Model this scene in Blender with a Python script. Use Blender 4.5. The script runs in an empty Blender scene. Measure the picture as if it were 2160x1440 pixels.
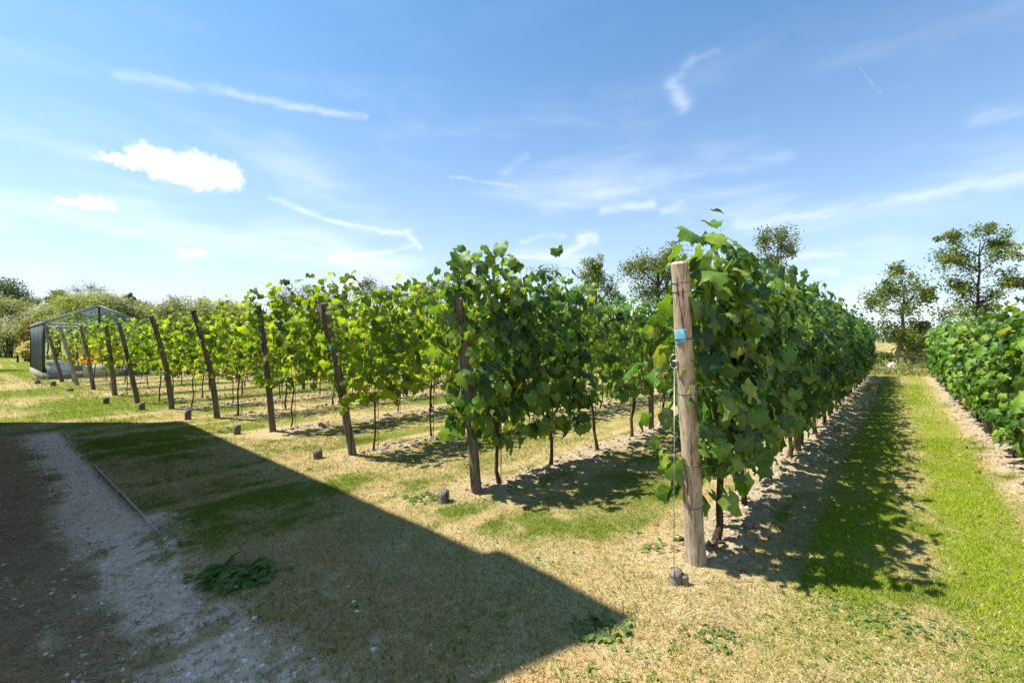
import bpy, math, random
import numpy as np
from mathutils import Vector, Matrix, Euler

# ------------------------------------------------------------------ scene, camera, light
S = bpy.context.scene
COL = S.collection
R = math.radians
rng = np.random.default_rng(11)
random.seed(11)

CAM_H, FPX, HX, HY = 1.5, 960.0, 1080.0, 720.0        # eye height; focal length and centre in 2160x1440 pixels
cam_d = bpy.data.cameras.new('camera'); cam = bpy.data.objects.new('camera', cam_d); COL.objects.link(cam)
cam.location = (0, 0, CAM_H); cam.rotation_euler = (R(90), 0, 0)
cam_d.lens = 16; cam_d.sensor_width = 36; cam_d.clip_start = .05; cam_d.clip_end = 3000
S.camera = cam

SUN_EL = 59.0
sun_d = bpy.data.lights.new('sun', 'SUN'); sun = bpy.data.objects.new('sun', sun_d); COL.objects.link(sun)
sun_d.energy = 5.0; sun_d.angle = R(.5); sun_d.color = (1, .965, .90)
sun.rotation_euler = (0, R(-(90 - SUN_EL)), 0); sun.location = (-20, 0, 30)

S.view_settings.view_transform = 'Standard'; S.view_settings.look = 'None'
S.view_settings.gamma = 1; S.view_settings.use_curve_mapping = False
S.view_settings.exposure = 1.05
S.render.engine = 'CYCLES'
S.cycles.max_bounces = 7; S.cycles.diffuse_bounces = 3; S.cycles.glossy_bounces = 2
S.cycles.transmission_bounces = 5; S.cycles.transparent_max_bounces = 12

W_ = bpy.data.worlds.new('World'); S.world = W_; W_.use_nodes = True
SKY_STRENGTH = .087


class NT:
    """tiny node helper"""
    def __init__(s, tree):
        s.t = tree; s.n = tree.nodes; s.l = tree.links
    def node(s, typ, **kw):
        n = s.n.new(typ)
        for k, v in kw.items():
            setattr(n, k, v)
        return n
    def put(s, sock, v):
        if isinstance(v, bpy.types.NodeSocket):
            s.l.new(v, sock)
        elif v is not None:
            if sock.type == 'RGBA' and len(v) == 3:
                v = (*v, 1)
            sock.default_value = v
    def m(s, op, a, b=None, c=None, clamp=False):
        n = s.node('ShaderNodeMath', operation=op, use_clamp=clamp)
        for i, v in enumerate((a, b, c)):
            s.put(n.inputs[i], v) if v is not None else None
        return n.outputs[0]
    def vm(s, op, a, b=None, scale=None):
        n = s.node('ShaderNodeVectorMath', operation=op)
        s.put(n.inputs[0], a)
        if b is not None: s.put(n.inputs[1], b)
        if scale is not None: s.put(n.inputs['Scale'], scale)
        return n.outputs['Value'] if op in ('DOT_PRODUCT', 'LENGTH', 'DISTANCE') else n.outputs['Vector']
    def mix(s, f, a, b, blend='MIX'):
        n = s.node('ShaderNodeMix', data_type='RGBA', blend_type=blend)
        s.put(n.inputs[0], f); s.put(n.inputs[6], a); s.put(n.inputs[7], b)
        return n.outputs[2]
    def noise(s, vec, scale, detail=4, rough=.55, dist=0, dims='3D'):
        n = s.node('ShaderNodeTexNoise', noise_dimensions=dims)
        if vec is not None: s.put(n.inputs['Vector'], vec)
        n.inputs['Scale'].default_value = scale; n.inputs['Detail'].default_value = detail
        n.inputs['Roughness'].default_value = rough; n.inputs['Distortion'].default_value = dist
        return n
    def ss(s, x, lo, hi, a=0., b=1.):
        n = s.node('ShaderNodeMapRange', interpolation_type='SMOOTHSTEP')
        s.put(n.inputs[0], x); n.inputs[1].default_value = lo; n.inputs[2].default_value = hi
        n.inputs[3].default_value = a; n.inputs[4].default_value = b
        return n.outputs[0]
    def ramp(s, f, stops):
        n = s.node('ShaderNodeValToRGB'); s.put(n.inputs[0], f)
        e = n.color_ramp.elements
        while len(e) < len(stops): e.new(.5)
        for i, (p, c) in enumerate(stops):
            e[i].position = p; e[i].color = (*c, 1)
        return n.outputs[0]
    def bump(s, h, strength, dist=.01):
        n = s.node('ShaderNodeBump'); n.inputs['Strength'].default_value = strength
        n.inputs['Distance'].default_value = dist; s.put(n.inputs['Height'], h)
        return n.outputs[0]


def sky_ae(x, y):
    """azimuth (from +Y to +X) and elevation of a sky direction"""
    dx = x - HX
    return math.atan2(dx, FPX), math.atan2(HY - y, math.hypot(dx, FPX))


def build_world():
    w = NT(W_.node_tree); w.n.clear()
    sky = w.node('ShaderNodeTexSky', sky_type='NISHITA')
    sky.sun_disc = False; sky.sun_elevation = R(SUN_EL); sky.sun_rotation = R(-90)
    sky.air_density = 1.0; sky.dust_density = 1.1; sky.ozone_density = 1.0
    tc = w.node('ShaderNodeTexCoord')
    sp = w.node('ShaderNodeSeparateXYZ'); w.l.new(tc.outputs['Generated'], sp.inputs[0])
    az = w.m('ARCTAN2', sp.outputs[0], sp.outputs[1]); el = w.m('ARCSINE', sp.outputs[2])
    cb = w.node('ShaderNodeCombineXYZ'); w.l.new(az, cb.inputs[0]); w.l.new(el, cb.inputs[1])
    p0 = cb.outputs[0]
    # wispy cirrus: coordinates rubbed by noise so that no streak is ruled
    nz = w.noise(p0, 9, 6, .6)
    off = w.vm('SCALE', w.vm('SUBTRACT', nz.outputs['Color'], (.5, .5, .5)), scale=.022)
    nz2 = w.noise(p0, 42, 5, .65)
    p = w.vm('ADD', w.vm('ADD', p0, off), w.vm('SCALE', w.vm('SUBTRACT', nz2.outputs['Color'], (.5, .5, .5)), scale=.013))
    st = [  # start, end, width px, strength
        ((250, 155), (480, 190), 11, .30), ((480, 190), (770, 248), 9, .42),
        ((-60, 250), (190, 325), 22, .22),
        ((575, 420), (700, 465), 7, .5), ((700, 465), (830, 490), 7, .65), ((825, 488), (860, 490), 9, .6), ((855, 488), (885, 521), 9, .62),
        ((878, 518), (800, 537), 7, .5), ((800, 537), (712, 542), 8, .6), ((705, 541), (732, 541), 14, .8),
        ((1070, 543), (1190, 538), 7, .55), ((1190, 536), (1230, 512), 10, .6), ((1225, 500), (1255, 500), 14, .7),
        ((1100, 512), (1140, 498), 7, .35), ((1140, 498), (1190, 497), 8, .4),
        ((1462, 125), (1425, 175), 13, .20), ((1420, 180), (1446, 222), 20, .40), ((1452, 130), (1515, 106), 7, .14),
        ((1812, 148), (1856, 201), 2.0, .22),
        ((1560, 476), (1860, 420), 17, .38), ((1860, 420), (2240, 360), 15, .42),
        ((1150, 442), (1400, 372), 20, .22), ((1400, 372), (1660, 332), 16, .2),
        ((1270, 442), (1375, 432), 12, .45), ((1400, 450), (1440, 432), 10, .35),
        ((1650, 545), (1775, 531), 11, .4), ((1660, 580), (1760, 574), 10, .4),
        ((950, 370), (1092, 390), 5, .3), ((1062, 362), (1110, 335), 12, .16),
        ((2060, 250), (2230, 215), 16, .2), ((1690, 700), (1820, 640), 26, .25)]
    tot = None
    for a, b, wd, I in st:
        A = sky_ae(*a); B = sky_ae(*b); BA = (B[0] - A[0], B[1] - A[1], 0)
        k = 1 / (BA[0] ** 2 + BA[1] ** 2)
        pa = w.vm('SUBTRACT', p, (A[0], A[1], 0))
        h = w.m('MULTIPLY', w.vm('DOT_PRODUCT', pa, BA), k, clamp=True)
        d = w.vm('DISTANCE', pa, w.vm('SCALE', BA, scale=h))
        ws = wd / FPX * .68
        e = w.m('MULTIPLY', w.m('EXPONENT', w.m('MULTIPLY', w.m('MULTIPLY', d, d), -1 / ws ** 2)), I * .62)
        tot = e if tot is None else w.m('MAXIMUM', tot, e)
    # fibres within the streaks, and a thin veil over the whole sky
    mp = w.node('ShaderNodeMapping'); w.l.new(p0, mp.inputs[0]); mp.inputs['Scale'].default_value = (5, 22, 1)
    mp.inputs['Rotation'].default_value = (0, 0, R(-14))
    fib = w.noise(mp.outputs[0], 2.2, 6, .6, .4).outputs[0]
    tot = w.m('MULTIPLY', tot, w.ss(fib, .3, .62, .3, 1.15))
    mp2 = w.node('ShaderNodeMapping'); w.l.new(p0, mp2.inputs[0]); mp2.inputs['Scale'].default_value = (1.3, 5, 1)
    mp2.inputs['Rotation'].default_value = (0, 0, R(-10)); mp2.inputs['Location'].default_value = (3.1, 1.7, 0)
    veil = w.m('MULTIPLY', w.ss(w.noise(mp2.outputs[0], 2.0, 7, .58, .3).outputs[0], .44, .80), w.ss(el, -.02, .62, .6, .03))
    tot = w.m('ADD', tot, veil, clamp=True)
    # low pale haze in the air near the horizon, thicker towards the sun's side
    low = w.m('EXPONENT', w.m('MULTIPLY', w.m('MAXIMUM', el, 0), -4.0))
    side = w.ss(az, -1.2, .9, 1.0, .74)
    hz = w.m('MULTIPLY', w.m('MULTIPLY', low, side), 1.05, clamp=True)
    # cumulus: unions of ellipses with billowing edges
    nb = w.noise(p0, 38, 5, .62)
    nb2 = w.noise(p0, 120, 3, .6)
    q = w.vm('ADD', p0, w.vm('SCALE', w.vm('SUBTRACT', nb.outputs['Color'], (.5, .5, .5)), scale=.030))
    q = w.vm('ADD', q, w.vm('SCALE', w.vm('SUBTRACT', nb2.outputs['Color'], (.5, .5, .5)), scale=.016))
    cu = None
    for cx, cy, rx, ry, soft in [(308, 331, 44, 26, .45), (362, 350, 66, 33, .45), (420, 359, 70, 37, .45), (474, 371, 42, 31, .5), (430, 382, 40, 18, .5),
                                 (258, 341, 52, 13, .7), (200, 431, 44, 12, .8), (150, 427, 35, 5, .9), (402, 534, 30, 10, .8), (750, 602, 40, 6, .9)]:
        A = sky_ae(cx, cy)
        fx = 1 / math.sqrt(1 + ((cx - HX) / FPX) ** 2)
        v = w.vm('MULTIPLY', w.vm('SUBTRACT', q, (A[0], A[1], 0)), (FPX / rx / fx ** 2, FPX / ry / fx, 0))
        e = w.ss(w.vm('LENGTH', v), 1.0 + soft * .5, 1.0 - soft, 0, 1)
        cu = e if cu is None else w.m('MAXIMUM', cu, e)
    cirrus_c = (7.6, 7.8, 8.2); cloud_c = (7.8, 7.8, 7.9)
    clear = w.mix(1, sky.outputs[0], (.43, .925, 1.21), 'MULTIPLY')
    c = w.mix(hz, clear, (6.2, 6.15, 6.3))
    c = w.mix(tot, c, cirrus_c)
    grey = w.noise(p0, 30, 3).outputs[0]
    cc = w.mix(w.ss(grey, .45, .75, 0, .5), cloud_c, (6.3, 6.6, 7.1))
    c = w.mix(cu, c, cc)
    bg = w.node('ShaderNodeBackground'); w.put(bg.inputs[0], c); bg.inputs[1].default_value = SKY_STRENGTH
    out = w.node('ShaderNodeOutputWorld'); w.l.new(bg.outputs[0], out.inputs[0])


build_world()

# ------------------------------------------------------------------ row frame: u runs along the vine rows, v across them to the left
U = np.array([.648, .7616]); U /= np.linalg.norm(U); V = np.array([-U[1], U[0]])
ROT = math.atan2(U[1], U[0])


def gp(x, y):
    """ground point seen at a picture position"""
    d = FPX * CAM_H / (y - HY)
    return np.array([(x - HX) / FPX * d, d])


P0 = gp(1470, 1195)


def UW(p):
    d = np.asarray(p) - P0
    return d @ U, d @ V


def XY(u, w):
    return P0 + u * U + w * V


# ------------------------------------------------------------------ helpers
def tag(o, label=None, cat=None, group=None, kind=None):
    if label: o['label'] = label
    if cat: o['category'] = cat
    if group: o['group'] = group
    if kind: o['kind'] = kind
    return o


def empty(name, loc=(0, 0, 0), rz=0):
    o = bpy.data.objects.new(name, None); COL.objects.link(o)
    o.location = loc; o.rotation_euler = (0, 0, rz); o.empty_display_size = .1
    return o


def link(name, me, parent=None, loc=None):
    o = bpy.data.objects.new(name, me); COL.objects.link(o)
    if parent: o.parent = parent
    if loc is not None: o.location = loc
    return o


class MB:
    """collects verts and polygons (numpy blocks), with one float 'tint' and an optional colour per vertex"""
    def __init__(s):
        s.v = []; s.f = []; s.t = []; s.c = []; s.n = 0
    def add(s, v, faces, tint=0., col=None):
        v = np.asarray(v, float).reshape(-1, 3)
        s.v.append(v)
        for f in (faces if isinstance(faces, list) else [faces]):
            s.f.append(np.asarray(f, np.int64) + s.n)
        s.t.append(np.broadcast_to(np.asarray(tint, float), (len(v),)))
        if col is not None: s.c.append(np.broadcast_to(np.asarray(col, float), (len(v), 3)))
        s.n += len(v)
        return s
    def mesh(s, name, mat, smooth=False):
        me = bpy.data.meshes.new(name)
        v = np.concatenate(s.v).astype(np.float32)
        loops = np.concatenate([f.ravel() for f in s.f]).astype(np.int32)
        sizes = np.concatenate([np.full(len(f), f.shape[1], np.int32) for f in s.f])
        me.vertices.add(len(v)); me.vertices.foreach_set('co', v.ravel())
        me.loops.add(len(loops)); me.loops.foreach_set('vertex_index', loops)
        me.polygons.add(len(sizes))
        starts = np.zeros(len(sizes), np.int32); starts[1:] = np.cumsum(sizes)[:-1]
        me.polygons.foreach_set('loop_start', starts)
        me.polygons.foreach_set('loop_total', sizes)
        if smooth: me.polygons.foreach_set('use_smooth', np.ones(len(sizes), bool))
        a = me.attributes.new('tint', 'FLOAT', 'POINT'); a.data.foreach_set('value', np.concatenate(s.t).astype(np.float32))
        if s.c:
            c = np.concatenate(s.c); c4 = np.ones((len(c), 4), np.float32); c4[:, :3] = c
            a = me.attributes.new('gcol', 'FLOAT_COLOR', 'POINT'); a.data.foreach_set('color', c4.ravel())
        me.update(calc_edges=True); me.validate()
        if mat: me.materials.append(mat)
        return me
    def build(s, name, mat, parent=None, smooth=False, loc=None):
        return link(name, s.mesh(name, mat, smooth), parent, loc)
    def tube(s, pts, rad, sides=6, cap=True, tint=0., jitter=0., col=None):
        pts = np.asarray(pts, float); n = len(pts)
        rad = np.broadcast_to(np.asarray(rad, float), (n,))
        tan = np.gradient(pts, axis=0); tan /= np.linalg.norm(tan, axis=1)[:, None] + 1e-9
        ref = np.array([0, 0, 1.]) if abs(tan[:, 2]).mean() < .8 else np.array([1., 0, 0])
        a = np.cross(tan, ref); a /= np.linalg.norm(a, axis=1)[:, None] + 1e-9
        b = np.cross(tan, a)
        th = np.linspace(0, 2 * np.pi, sides, endpoint=False)
        rr = rad[:, None] * (1 + (rng.random((n, sides)) - .5) * jitter)
        v = pts[:, None] + rr[..., None] * (np.cos(th)[None, :, None] * a[:, None] + np.sin(th)[None, :, None] * b[:, None])
        idx = np.arange(n * sides).reshape(n, sides)
        q = np.stack([idx[:-1], np.roll(idx[:-1], -1, 1), np.roll(idx[1:], -1, 1), idx[1:]], -1).reshape(-1, 4)
        fs = [q]
        if cap:
            fs += [idx[-1][None, :], idx[0][::-1][None, :]]
        s.add(v.reshape(-1, 3), fs, tint, col)
        return s
    def box(s, lo, hi, M=None, tint=0.):
        lo = np.asarray(lo, float); hi = np.asarray(hi, float)
        v = np.array([[x, y, z] for x in (0, 1) for y in (0, 1) for z in (0, 1)], float) * (hi - lo) + lo
        if M is not None: v = v @ np.asarray(M)[:3, :3].T + np.asarray(M)[:3, 3]
        s.add(v, np.array([[0, 1, 3, 2], [4, 6, 7, 5], [0, 4, 5, 1], [2, 3, 7, 6], [0, 2, 6, 4], [1, 5, 7, 3]]), tint)
        return s
    def bar(s, a, b, w, h=None, tint=0.):
        """square bar from a to b"""
        a = np.asarray(a, float); b = np.asarray(b, float); h = h or w
        d = b - a; L = np.linalg.norm(d); z = d / L
        ref = np.array([0, 0, 1.]) if abs(z[2]) < .9 else np.array([1., 0, 0])
        x = np.cross(ref, z); x /= np.linalg.norm(x); y = np.cross(z, x)
        M = np.eye(4); M[:3, 0] = x; M[:3, 1] = y; M[:3, 2] = z; M[:3, 3] = a
        return s.box((-w / 2, -h / 2, 0), (w / 2, h / 2, L), M, tint)


def vnoise(x, y, seed=0):
    xi = np.floor(x).astype(np.int64); yi = np.floor(y).astype(np.int64)
    fx = x - xi; fy = y - yi; fx = fx * fx * (3 - 2 * fx); fy = fy * fy * (3 - 2 * fy)
    def h(a, b):
        n = (a * 374761393 + b * 668265263 + seed * 974711) & 0x7fffffff
        n = ((n ^ (n >> 13)) * 1274126177) & 0x7fffffff
        return ((n ^ (n >> 16)) & 0xffff) / 65535.
    return (h(xi, yi) * (1 - fx) + h(xi + 1, yi) * fx) * (1 - fy) + (h(xi, yi + 1) * (1 - fx) + h(xi + 1, yi + 1) * fx) * fy


def fbm(x, y, seed=0, o=4):
    r = 0; a = .5; t = 0
    for i in range(o):
        r = r + a * vnoise(x, y, seed + i * 7); t += a; x = x * 2.03 + 3.1; y = y * 2.03 + 1.7; a *= .5
    return r / t


def sst(x, lo, hi):
    t = np.clip((x - lo) / (hi - lo), 0, 1)
    return t * t * (3 - 2 * t)


def lerp(a, b, t):
    return a + (b - a) * t


# ------------------------------------------------------------------ materials
def mat_new(name):
    m = bpy.data.materials.new(name); m.use_nodes = True
    t = NT(m.node_tree); t.n.clear()
    out = t.node('ShaderNodeOutputMaterial')
    return m, t, out


def principled(t, col, rough=.8, spec=.3, normal=None, metal=0.):
    p = t.node('ShaderNodeBsdfPrincipled')
    t.put(p.inputs['Base Color'], col); t.put(p.inputs['Roughness'], rough)
    t.put(p.inputs['Specular IOR Level'], spec); t.put(p.inputs['Metallic'], metal)
    if normal is not None: t.l.new(normal, p.inputs['Normal'])
    return p


def m_plain(name, col, rough=.6, spec=.4, metal=0., var=.12, scale=20):
    m, t, out = mat_new(name)
    g = t.node('ShaderNodeNewGeometry')
    n = t.noise(g.outputs['Position'], scale, 5).outputs[0]
    c = t.mix(t.ss(n, .3, .7), tuple(x * (1 - var) for x in col), tuple(min(1, x * (1 + var)) for x in col))
    p = principled(t, c, rough, spec, t.bump(n, .15, .004), metal)
    t.l.new(p.outputs[0], out.inputs[0])
    return m


def m_leaf(name, stops, trans=.42, tcol=1.9, per_object=False, rough=.5, spec=.28, bumpy=True, warm=1.22):
    """leaf: reflective upper face, light shining through; colour from a random tint"""
    m, t, out = mat_new(name)
    if per_object:
        f = t.node('ShaderNodeObjectInfo').outputs['Random']
    else:
        a = t.node('ShaderNodeAttribute', attribute_name='tint'); f = a.outputs['Fac']
    col = t.ramp(f, stops)
    g = t.node('ShaderNodeNewGeometry')
    n = t.noise(g.outputs['Position'], 55, 3).outputs[0]
    col = t.mix(t.ss(n, .3, .75, 0, .28), col, t.mix(1, col, (1.5, 1.35, .8), 'MULTIPLY'))
    if per_object:          # browned rims and spots on some leaves, paler heart where the veins meet
        rim = t.node('ShaderNodeAttribute', attribute_name='tint').outputs['Fac']
        bn = t.noise(g.outputs['Position'], 18, 4, .65).outputs[0]
        col = t.mix(t.m('MULTIPLY', t.ss(bn, .56, .66), t.m('MULTIPLY', t.m('POWER', rim, 3), .8)), col, (.20, .13, .035))
        col = t.mix(t.ss(rim, .3, 0, 0, .35), col, t.mix(1, col, (1.9, 1.6, 1.2), 'MULTIPLY'))
        oc = t.node('ShaderNodeSeparateXYZ'); t.l.new(t.node('ShaderNodeTexCoord').outputs['Object'], oc.inputs[0])
        ang = t.m('ABSOLUTE', t.m('ARCTAN2', oc.outputs[0], oc.outputs[1]))
        rad = t.m('SQRT', t.m('ADD', t.m('MULTIPLY', oc.outputs[0], oc.outputs[0]), t.m('MULTIPLY', oc.outputs[1], oc.outputs[1])))
        dv = t.m('MINIMUM', t.m('MINIMUM', ang, t.m('ABSOLUTE', t.m('SUBTRACT', ang, 1.02))), t.m('ABSOLUTE', t.m('SUBTRACT', ang, 2.0)))
        vein = t.ss(t.m('MULTIPLY', dv, rad), .022, .008)
        col = t.mix(t.m('MULTIPLY', vein, .45), col, (.20, .25, .05))
    under = t.mix(.45, col, (.16, .22, .10))                       # paler, duller underside
    c2 = t.mix(g.outputs['Backfacing'], col, under)
    nor = t.bump(t.noise(g.outputs['Position'], 95, 3).outputs[0], .6, .005) if bumpy else None
    p = principled(t, c2, rough, spec, nor)
    tr = t.node('ShaderNodeBsdfTranslucent')
    tc = t.mix(1, col, (tcol * warm, tcol * 1.08, tcol * .4), 'MULTIPLY')
    t.put(tr.inputs[0], tc)
    ms = t.node('ShaderNodeMixShader'); ms.inputs[0].default_value = trans
    t.l.new(p.outputs[0], ms.inputs[1]); t.l.new(tr.outputs[0], ms.inputs[2])
    t.l.new(ms.outputs[0], out.inputs[0])
    return m


def m_wood(name, base, dark, scale=1., lichen=0., local=True):
    m, t, out = mat_new(name)
    tc = t.node('ShaderNodeTexCoord')
    oi = t.node('ShaderNodeObjectInfo').outputs['Random']
    shift = t.vm('ADD', tc.outputs['Object'], t.vm('SCALE', (3.7, 5.1, 2.3), scale=t.m('MULTIPLY', oi, 9)))
    mp = t.node('ShaderNodeMapping'); t.l.new(shift, mp.inputs[0])
    mp.inputs['Scale'].default_value = (16 * scale, 16 * scale, 1.1 * scale)
    g = t.noise(mp.outputs[0], 4, 7, .62, .5).outputs[0]
    mp2 = t.node('ShaderNodeMapping'); t.l.new(shift, mp2.inputs[0]); mp2.inputs['Scale'].default_value = (22 * scale, 22 * scale, .22 * scale)
    crack = t.noise(mp2.outputs[0], 1.6, 3, .6, .8).outputs[0]
    big = t.noise(shift, 3 * scale, 4).outputs[0]
    c = t.mix(t.ss(g, .3, .68), dark, base)
    c = t.mix(t.ss(big, .35, .7, 0, .55), c, t.mix(1, c, (.55, .56, .5), 'MULTIPLY'))
    c = t.mix(t.ss(crack, .57, .62, 0, .85), c, tuple(x * .3 for x in dark))
    c = t.mix(1, c, t.ramp(oi, [(0, (.78, .76, .74)), (1, (1.1, 1.08, 1.05))]), 'MULTIPLY')
    if lichen:
        ln = t.noise(tc.outputs['Object'], 26, 5, .6).outputs[0]
        c = t.mix(t.ss(ln, .68 - lichen, .74 - lichen), c, (.42, .33, .03))
    nor = t.bump(t.m('SUBTRACT', g, t.ss(crack, .58, .68)), .6, .006)
    p = principled(t, c, .85, .2, nor)
    t.l.new(p.outputs[0], out.inputs[0])
    return m


def m_gcol(name, rough=.9, spec=.15, trans=0., var=.3, scale=40, bump=.5, bdist=.012):
    """colour painted per vertex (what the thing is: straw, grass, shell, soil), with fine grain"""
    m, t, out = mat_new(name)
    a = t.node('ShaderNodeAttribute', attribute_name='gcol').outputs['Color']
    g = t.node('ShaderNodeNewGeometry')
    n = t.noise(g.outputs['Position'], scale, 5, .65).outputs[0]
    n2 = t.noise(g.outputs['Position'], scale * 6, 3, .6).outputs[0]
    f = t.m('ADD', t.m('MULTIPLY', n, .6), t.m('MULTIPLY', n2, .4))
    c = t.mix(1, a, t.ramp(f, [(.25, (1 - var,) * 3), (.75, (1 + var,) * 3)]), 'MULTIPLY')
    p = principled(t, c, rough, spec, t.bump(f, bump, bdist) if bump else None)
    if trans:
        tr = t.node('ShaderNodeBsdfTranslucent'); t.put(tr.inputs[0], t.mix(1, c, (1.5, 1.5, .8), 'MULTIPLY'))
        ms = t.node('ShaderNodeMixShader'); ms.inputs[0].default_value = trans
        t.l.new(p.outputs[0], ms.inputs[1]); t.l.new(tr.outputs[0], ms.inputs[2]); t.l.new(ms.outputs[0], out.inputs[0])
    else:
        t.l.new(p.outputs[0], out.inputs[0])
    return m


def m_glass(name, tint=(.86, .93, .9), gloss=.12):
    m, t, out = mat_new(name)
    tr = t.node('ShaderNodeBsdfTransparent'); t.put(tr.inputs[0], tint)
    gl = t.node('ShaderNodeBsdfGlossy'); gl.inputs['Roughness'].default_value = .02
    g = t.node('ShaderNodeNewGeometry')                       # Schlick reflectance, the same for both faces of a pane
    cs = t.m('ABSOLUTE', t.vm('DOT_PRODUCT', g.outputs['Normal'], g.outputs['Incoming']))
    f = t.m('ADD', t.m('MULTIPLY', t.m('POWER', t.m('SUBTRACT', 1, cs), 5), .28), .04 * gloss * 8, clamp=True)
    ms = t.node('ShaderNodeMixShader'); t.l.new(f, ms.inputs[0])
    t.l.new(tr.outputs[0], ms.inputs[1]); t.l.new(gl.outputs[0], ms.inputs[2]); t.l.new(ms.outputs[0], out.inputs[0])
    return m


DARK = [(0, (.015, .046, .004)), (.3, (.036, .105, .008)), (.62, (.095, .195, .016)), (.95, (.175, .255, .03)), (1, (.28, .28, .035))]
LIME = [(0, (.030, .062, .006)), (.14, (.05, .10, .009)), (.35, (.08, .155, .012)), (.7, (.13, .205, .016)), (.95, (.18, .24, .02)), (1, (.25, .26, .03))]
RED = [(0, (.06, .125, .012)), (.45, (.15, .20, .018)), (.68, (.30, .24, .025)), (.85, (.30, .10, .02)), (1, (.20, .045, .02))]
M = {}
M['dark_o'] = m_leaf('dark vine leaf', DARK, .27, 2.0, True, spec=.42, warm=1.1)
M['dark'] = m_leaf('dark vine foliage', DARK, .27, 2.0, spec=.42, warm=1.1)
M['lime_o'] = m_leaf('lime vine leaf', LIME, .52, 2.1, True)
M['lime'] = m_leaf('lime vine foliage', LIME, .52, 2.1)
M['red'] = m_leaf('turning vine foliage', RED, .5, 2.0)
M['post'] = m_wood('weathered post wood', (.50, .425, .325), (.25, .205, .15))
M['post_grey'] = m_wood('grey post wood', (.25, .215, .17), (.105, .09, .07))
M['bark'] = m_wood('vine bark', (.12, .085, .055), (.04, .028, .02), 1.6, .06)
M['treebark'] = m_wood('tree bark', (.30, .24, .18), (.12, .09, .065), .5)
M['darkbark'] = m_wood('dark tree bark', (.10, .08, .06), (.04, .032, .025), .5)
M['cane'] = m_plain('green cane', (.17, .20, .035), .6, .3)
M['cane_brown'] = m_plain('ripening cane', (.25, .15, .045), .6, .3)
M['grape'] = m_plain('green grapes', (.24, .30, .07), .35, .5)
M['wire'] = m_plain('galvanised wire', (.42, .42, .42), .4, .5, .8)
M['darkwire'] = m_plain('dark tie wire', (.05, .045, .045), .6, .3)
M['blue'] = m_plain('pale blue tag', (.13, .42, .58), .6, .3)
M['ink'] = m_plain('black print', (.03, .05, .07), .7, .2)
M['orange'] = m_plain('orange tie', (.75, .13, .03), .5, .3)
M['ground'] = m_gcol('ground', .95, .0, 0, .42, 26, .9, .02)
M['blade'] = m_gcol('grass blade', .8, .04, .25, .12, 30, 0)
M['clod'] = m_gcol('dry soil clod', .95, 0, 0, .3, 60, .8, .01)
M['shell'] = m_gcol('shell chip', .7, .25, 0, .12, 80, .3, .004)
M['weed'] = m_leaf('weed leaf', [(0, (.04, .095, .012)), (.6, (.09, .17, .018)), (1, (.2, .27, .03))], .3, 1.7, spec=.1, rough=.7)
M['alu'] = m_plain('pale grey frame', (.24, .26, .28), .55, .3, .2, .06)
M['darkgreen'] = m_plain('dark green corner post', (.012, .02, .018), .4, .5)
M['dullbar'] = m_plain('dull green glazing bar', (.16, .20, .18), .5, .4)
M['concrete'] = m_plain('pale concrete', (.25, .225, .175), .9, .2, 0, .15, 8)
M['cream'] = m_plain('cream board', (.58, .53, .35), .7, .3, 0, .06, 5)
M['white'] = m_plain('white plastic', (.75, .75, .74), .5, .4, 0, .04)
M['glass'] = m_glass('clear glass')
M['glass_green'] = m_glass('greenish side glass', (.55, .66, .58), .15)
M['brownwood'] = m_wood('brown furniture wood', (.20, .11, .06), (.09, .05, .03), 1.)
M['stone'] = m_plain('pale boulder', (.62, .55, .46), .9, .2, 0, .15, 6)
M['brick'] = m_plain('red brick', (.25, .10, .06), .9, .2, 0, .2, 9)
M['tile'] = m_plain('red roof tile', (.33, .11, .07), .8, .3, 0, .2, 9)
M['timber'] = m_wood('edging board', (.60, .50, .38), (.36, .29, .21), 1.)


def fol(name, a, b, c, trans=.3):
    M[name] = m_leaf(name, [(0, a), (.55, b), (1, c)], trans, 1.5, rough=.55, spec=.3, bumpy=False)


fol('alder', (.05, .095, .014), (.11, .165, .024), (.21, .21, .04), .36)
fol('oak', (.055, .09, .016), (.11, .15, .028), (.19, .18, .045), .36)
fol('greydark', (.05, .065, .035), (.075, .09, .045), (.11, .12, .06), .2)
fol('willow', (.14, .17, .105), (.235, .265, .165), (.36, .38, .26), .36)
fol('yellowwillow', (.14, .19, .06), (.24, .295, .11), (.36, .40, .19), .36)
fol('deepgreen', (.018, .042, .010), (.04, .075, .016), (.08, .12, .025))
fol('midgreen', (.05, .10, .018), (.09, .15, .025), (.16, .21, .04))
fol('russet', (.12, .085, .035), (.19, .15, .05), (.26, .24, .07))
fol('cream_bloom', (.32, .30, .10), (.55, .46, .25), (.65, .58, .38))
fol('conifer', (.015, .035, .018), (.03, .055, .028), (.05, .08, .04), .12)

# ------------------------------------------------------------------ the rows: end posts read off as ground point + leaning top
POSTS = [((1470, 1195), (1432, 556)), ((1007, 1045), (968, 632)), ((748, 963), (685, 640)), ((578, 913), (545, 645)),
         ((460, 882), (407, 655)), ((363, 863), (319, 667)), ((293, 850), (250, 680)), ((243, 834), (223, 686)),
         ((199, 821), (170, 687)), ((165, 812), (125, 687)), ((133, 805), (96, 687))]
ROW = {}          # k -> (u0, w)
for k, (b, t) in enumerate(POSTS):
    ROW[k] = UW(gp(*b))
ROW[-1] = (-.1, -2.12)
ROW_END = 22.4


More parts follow.
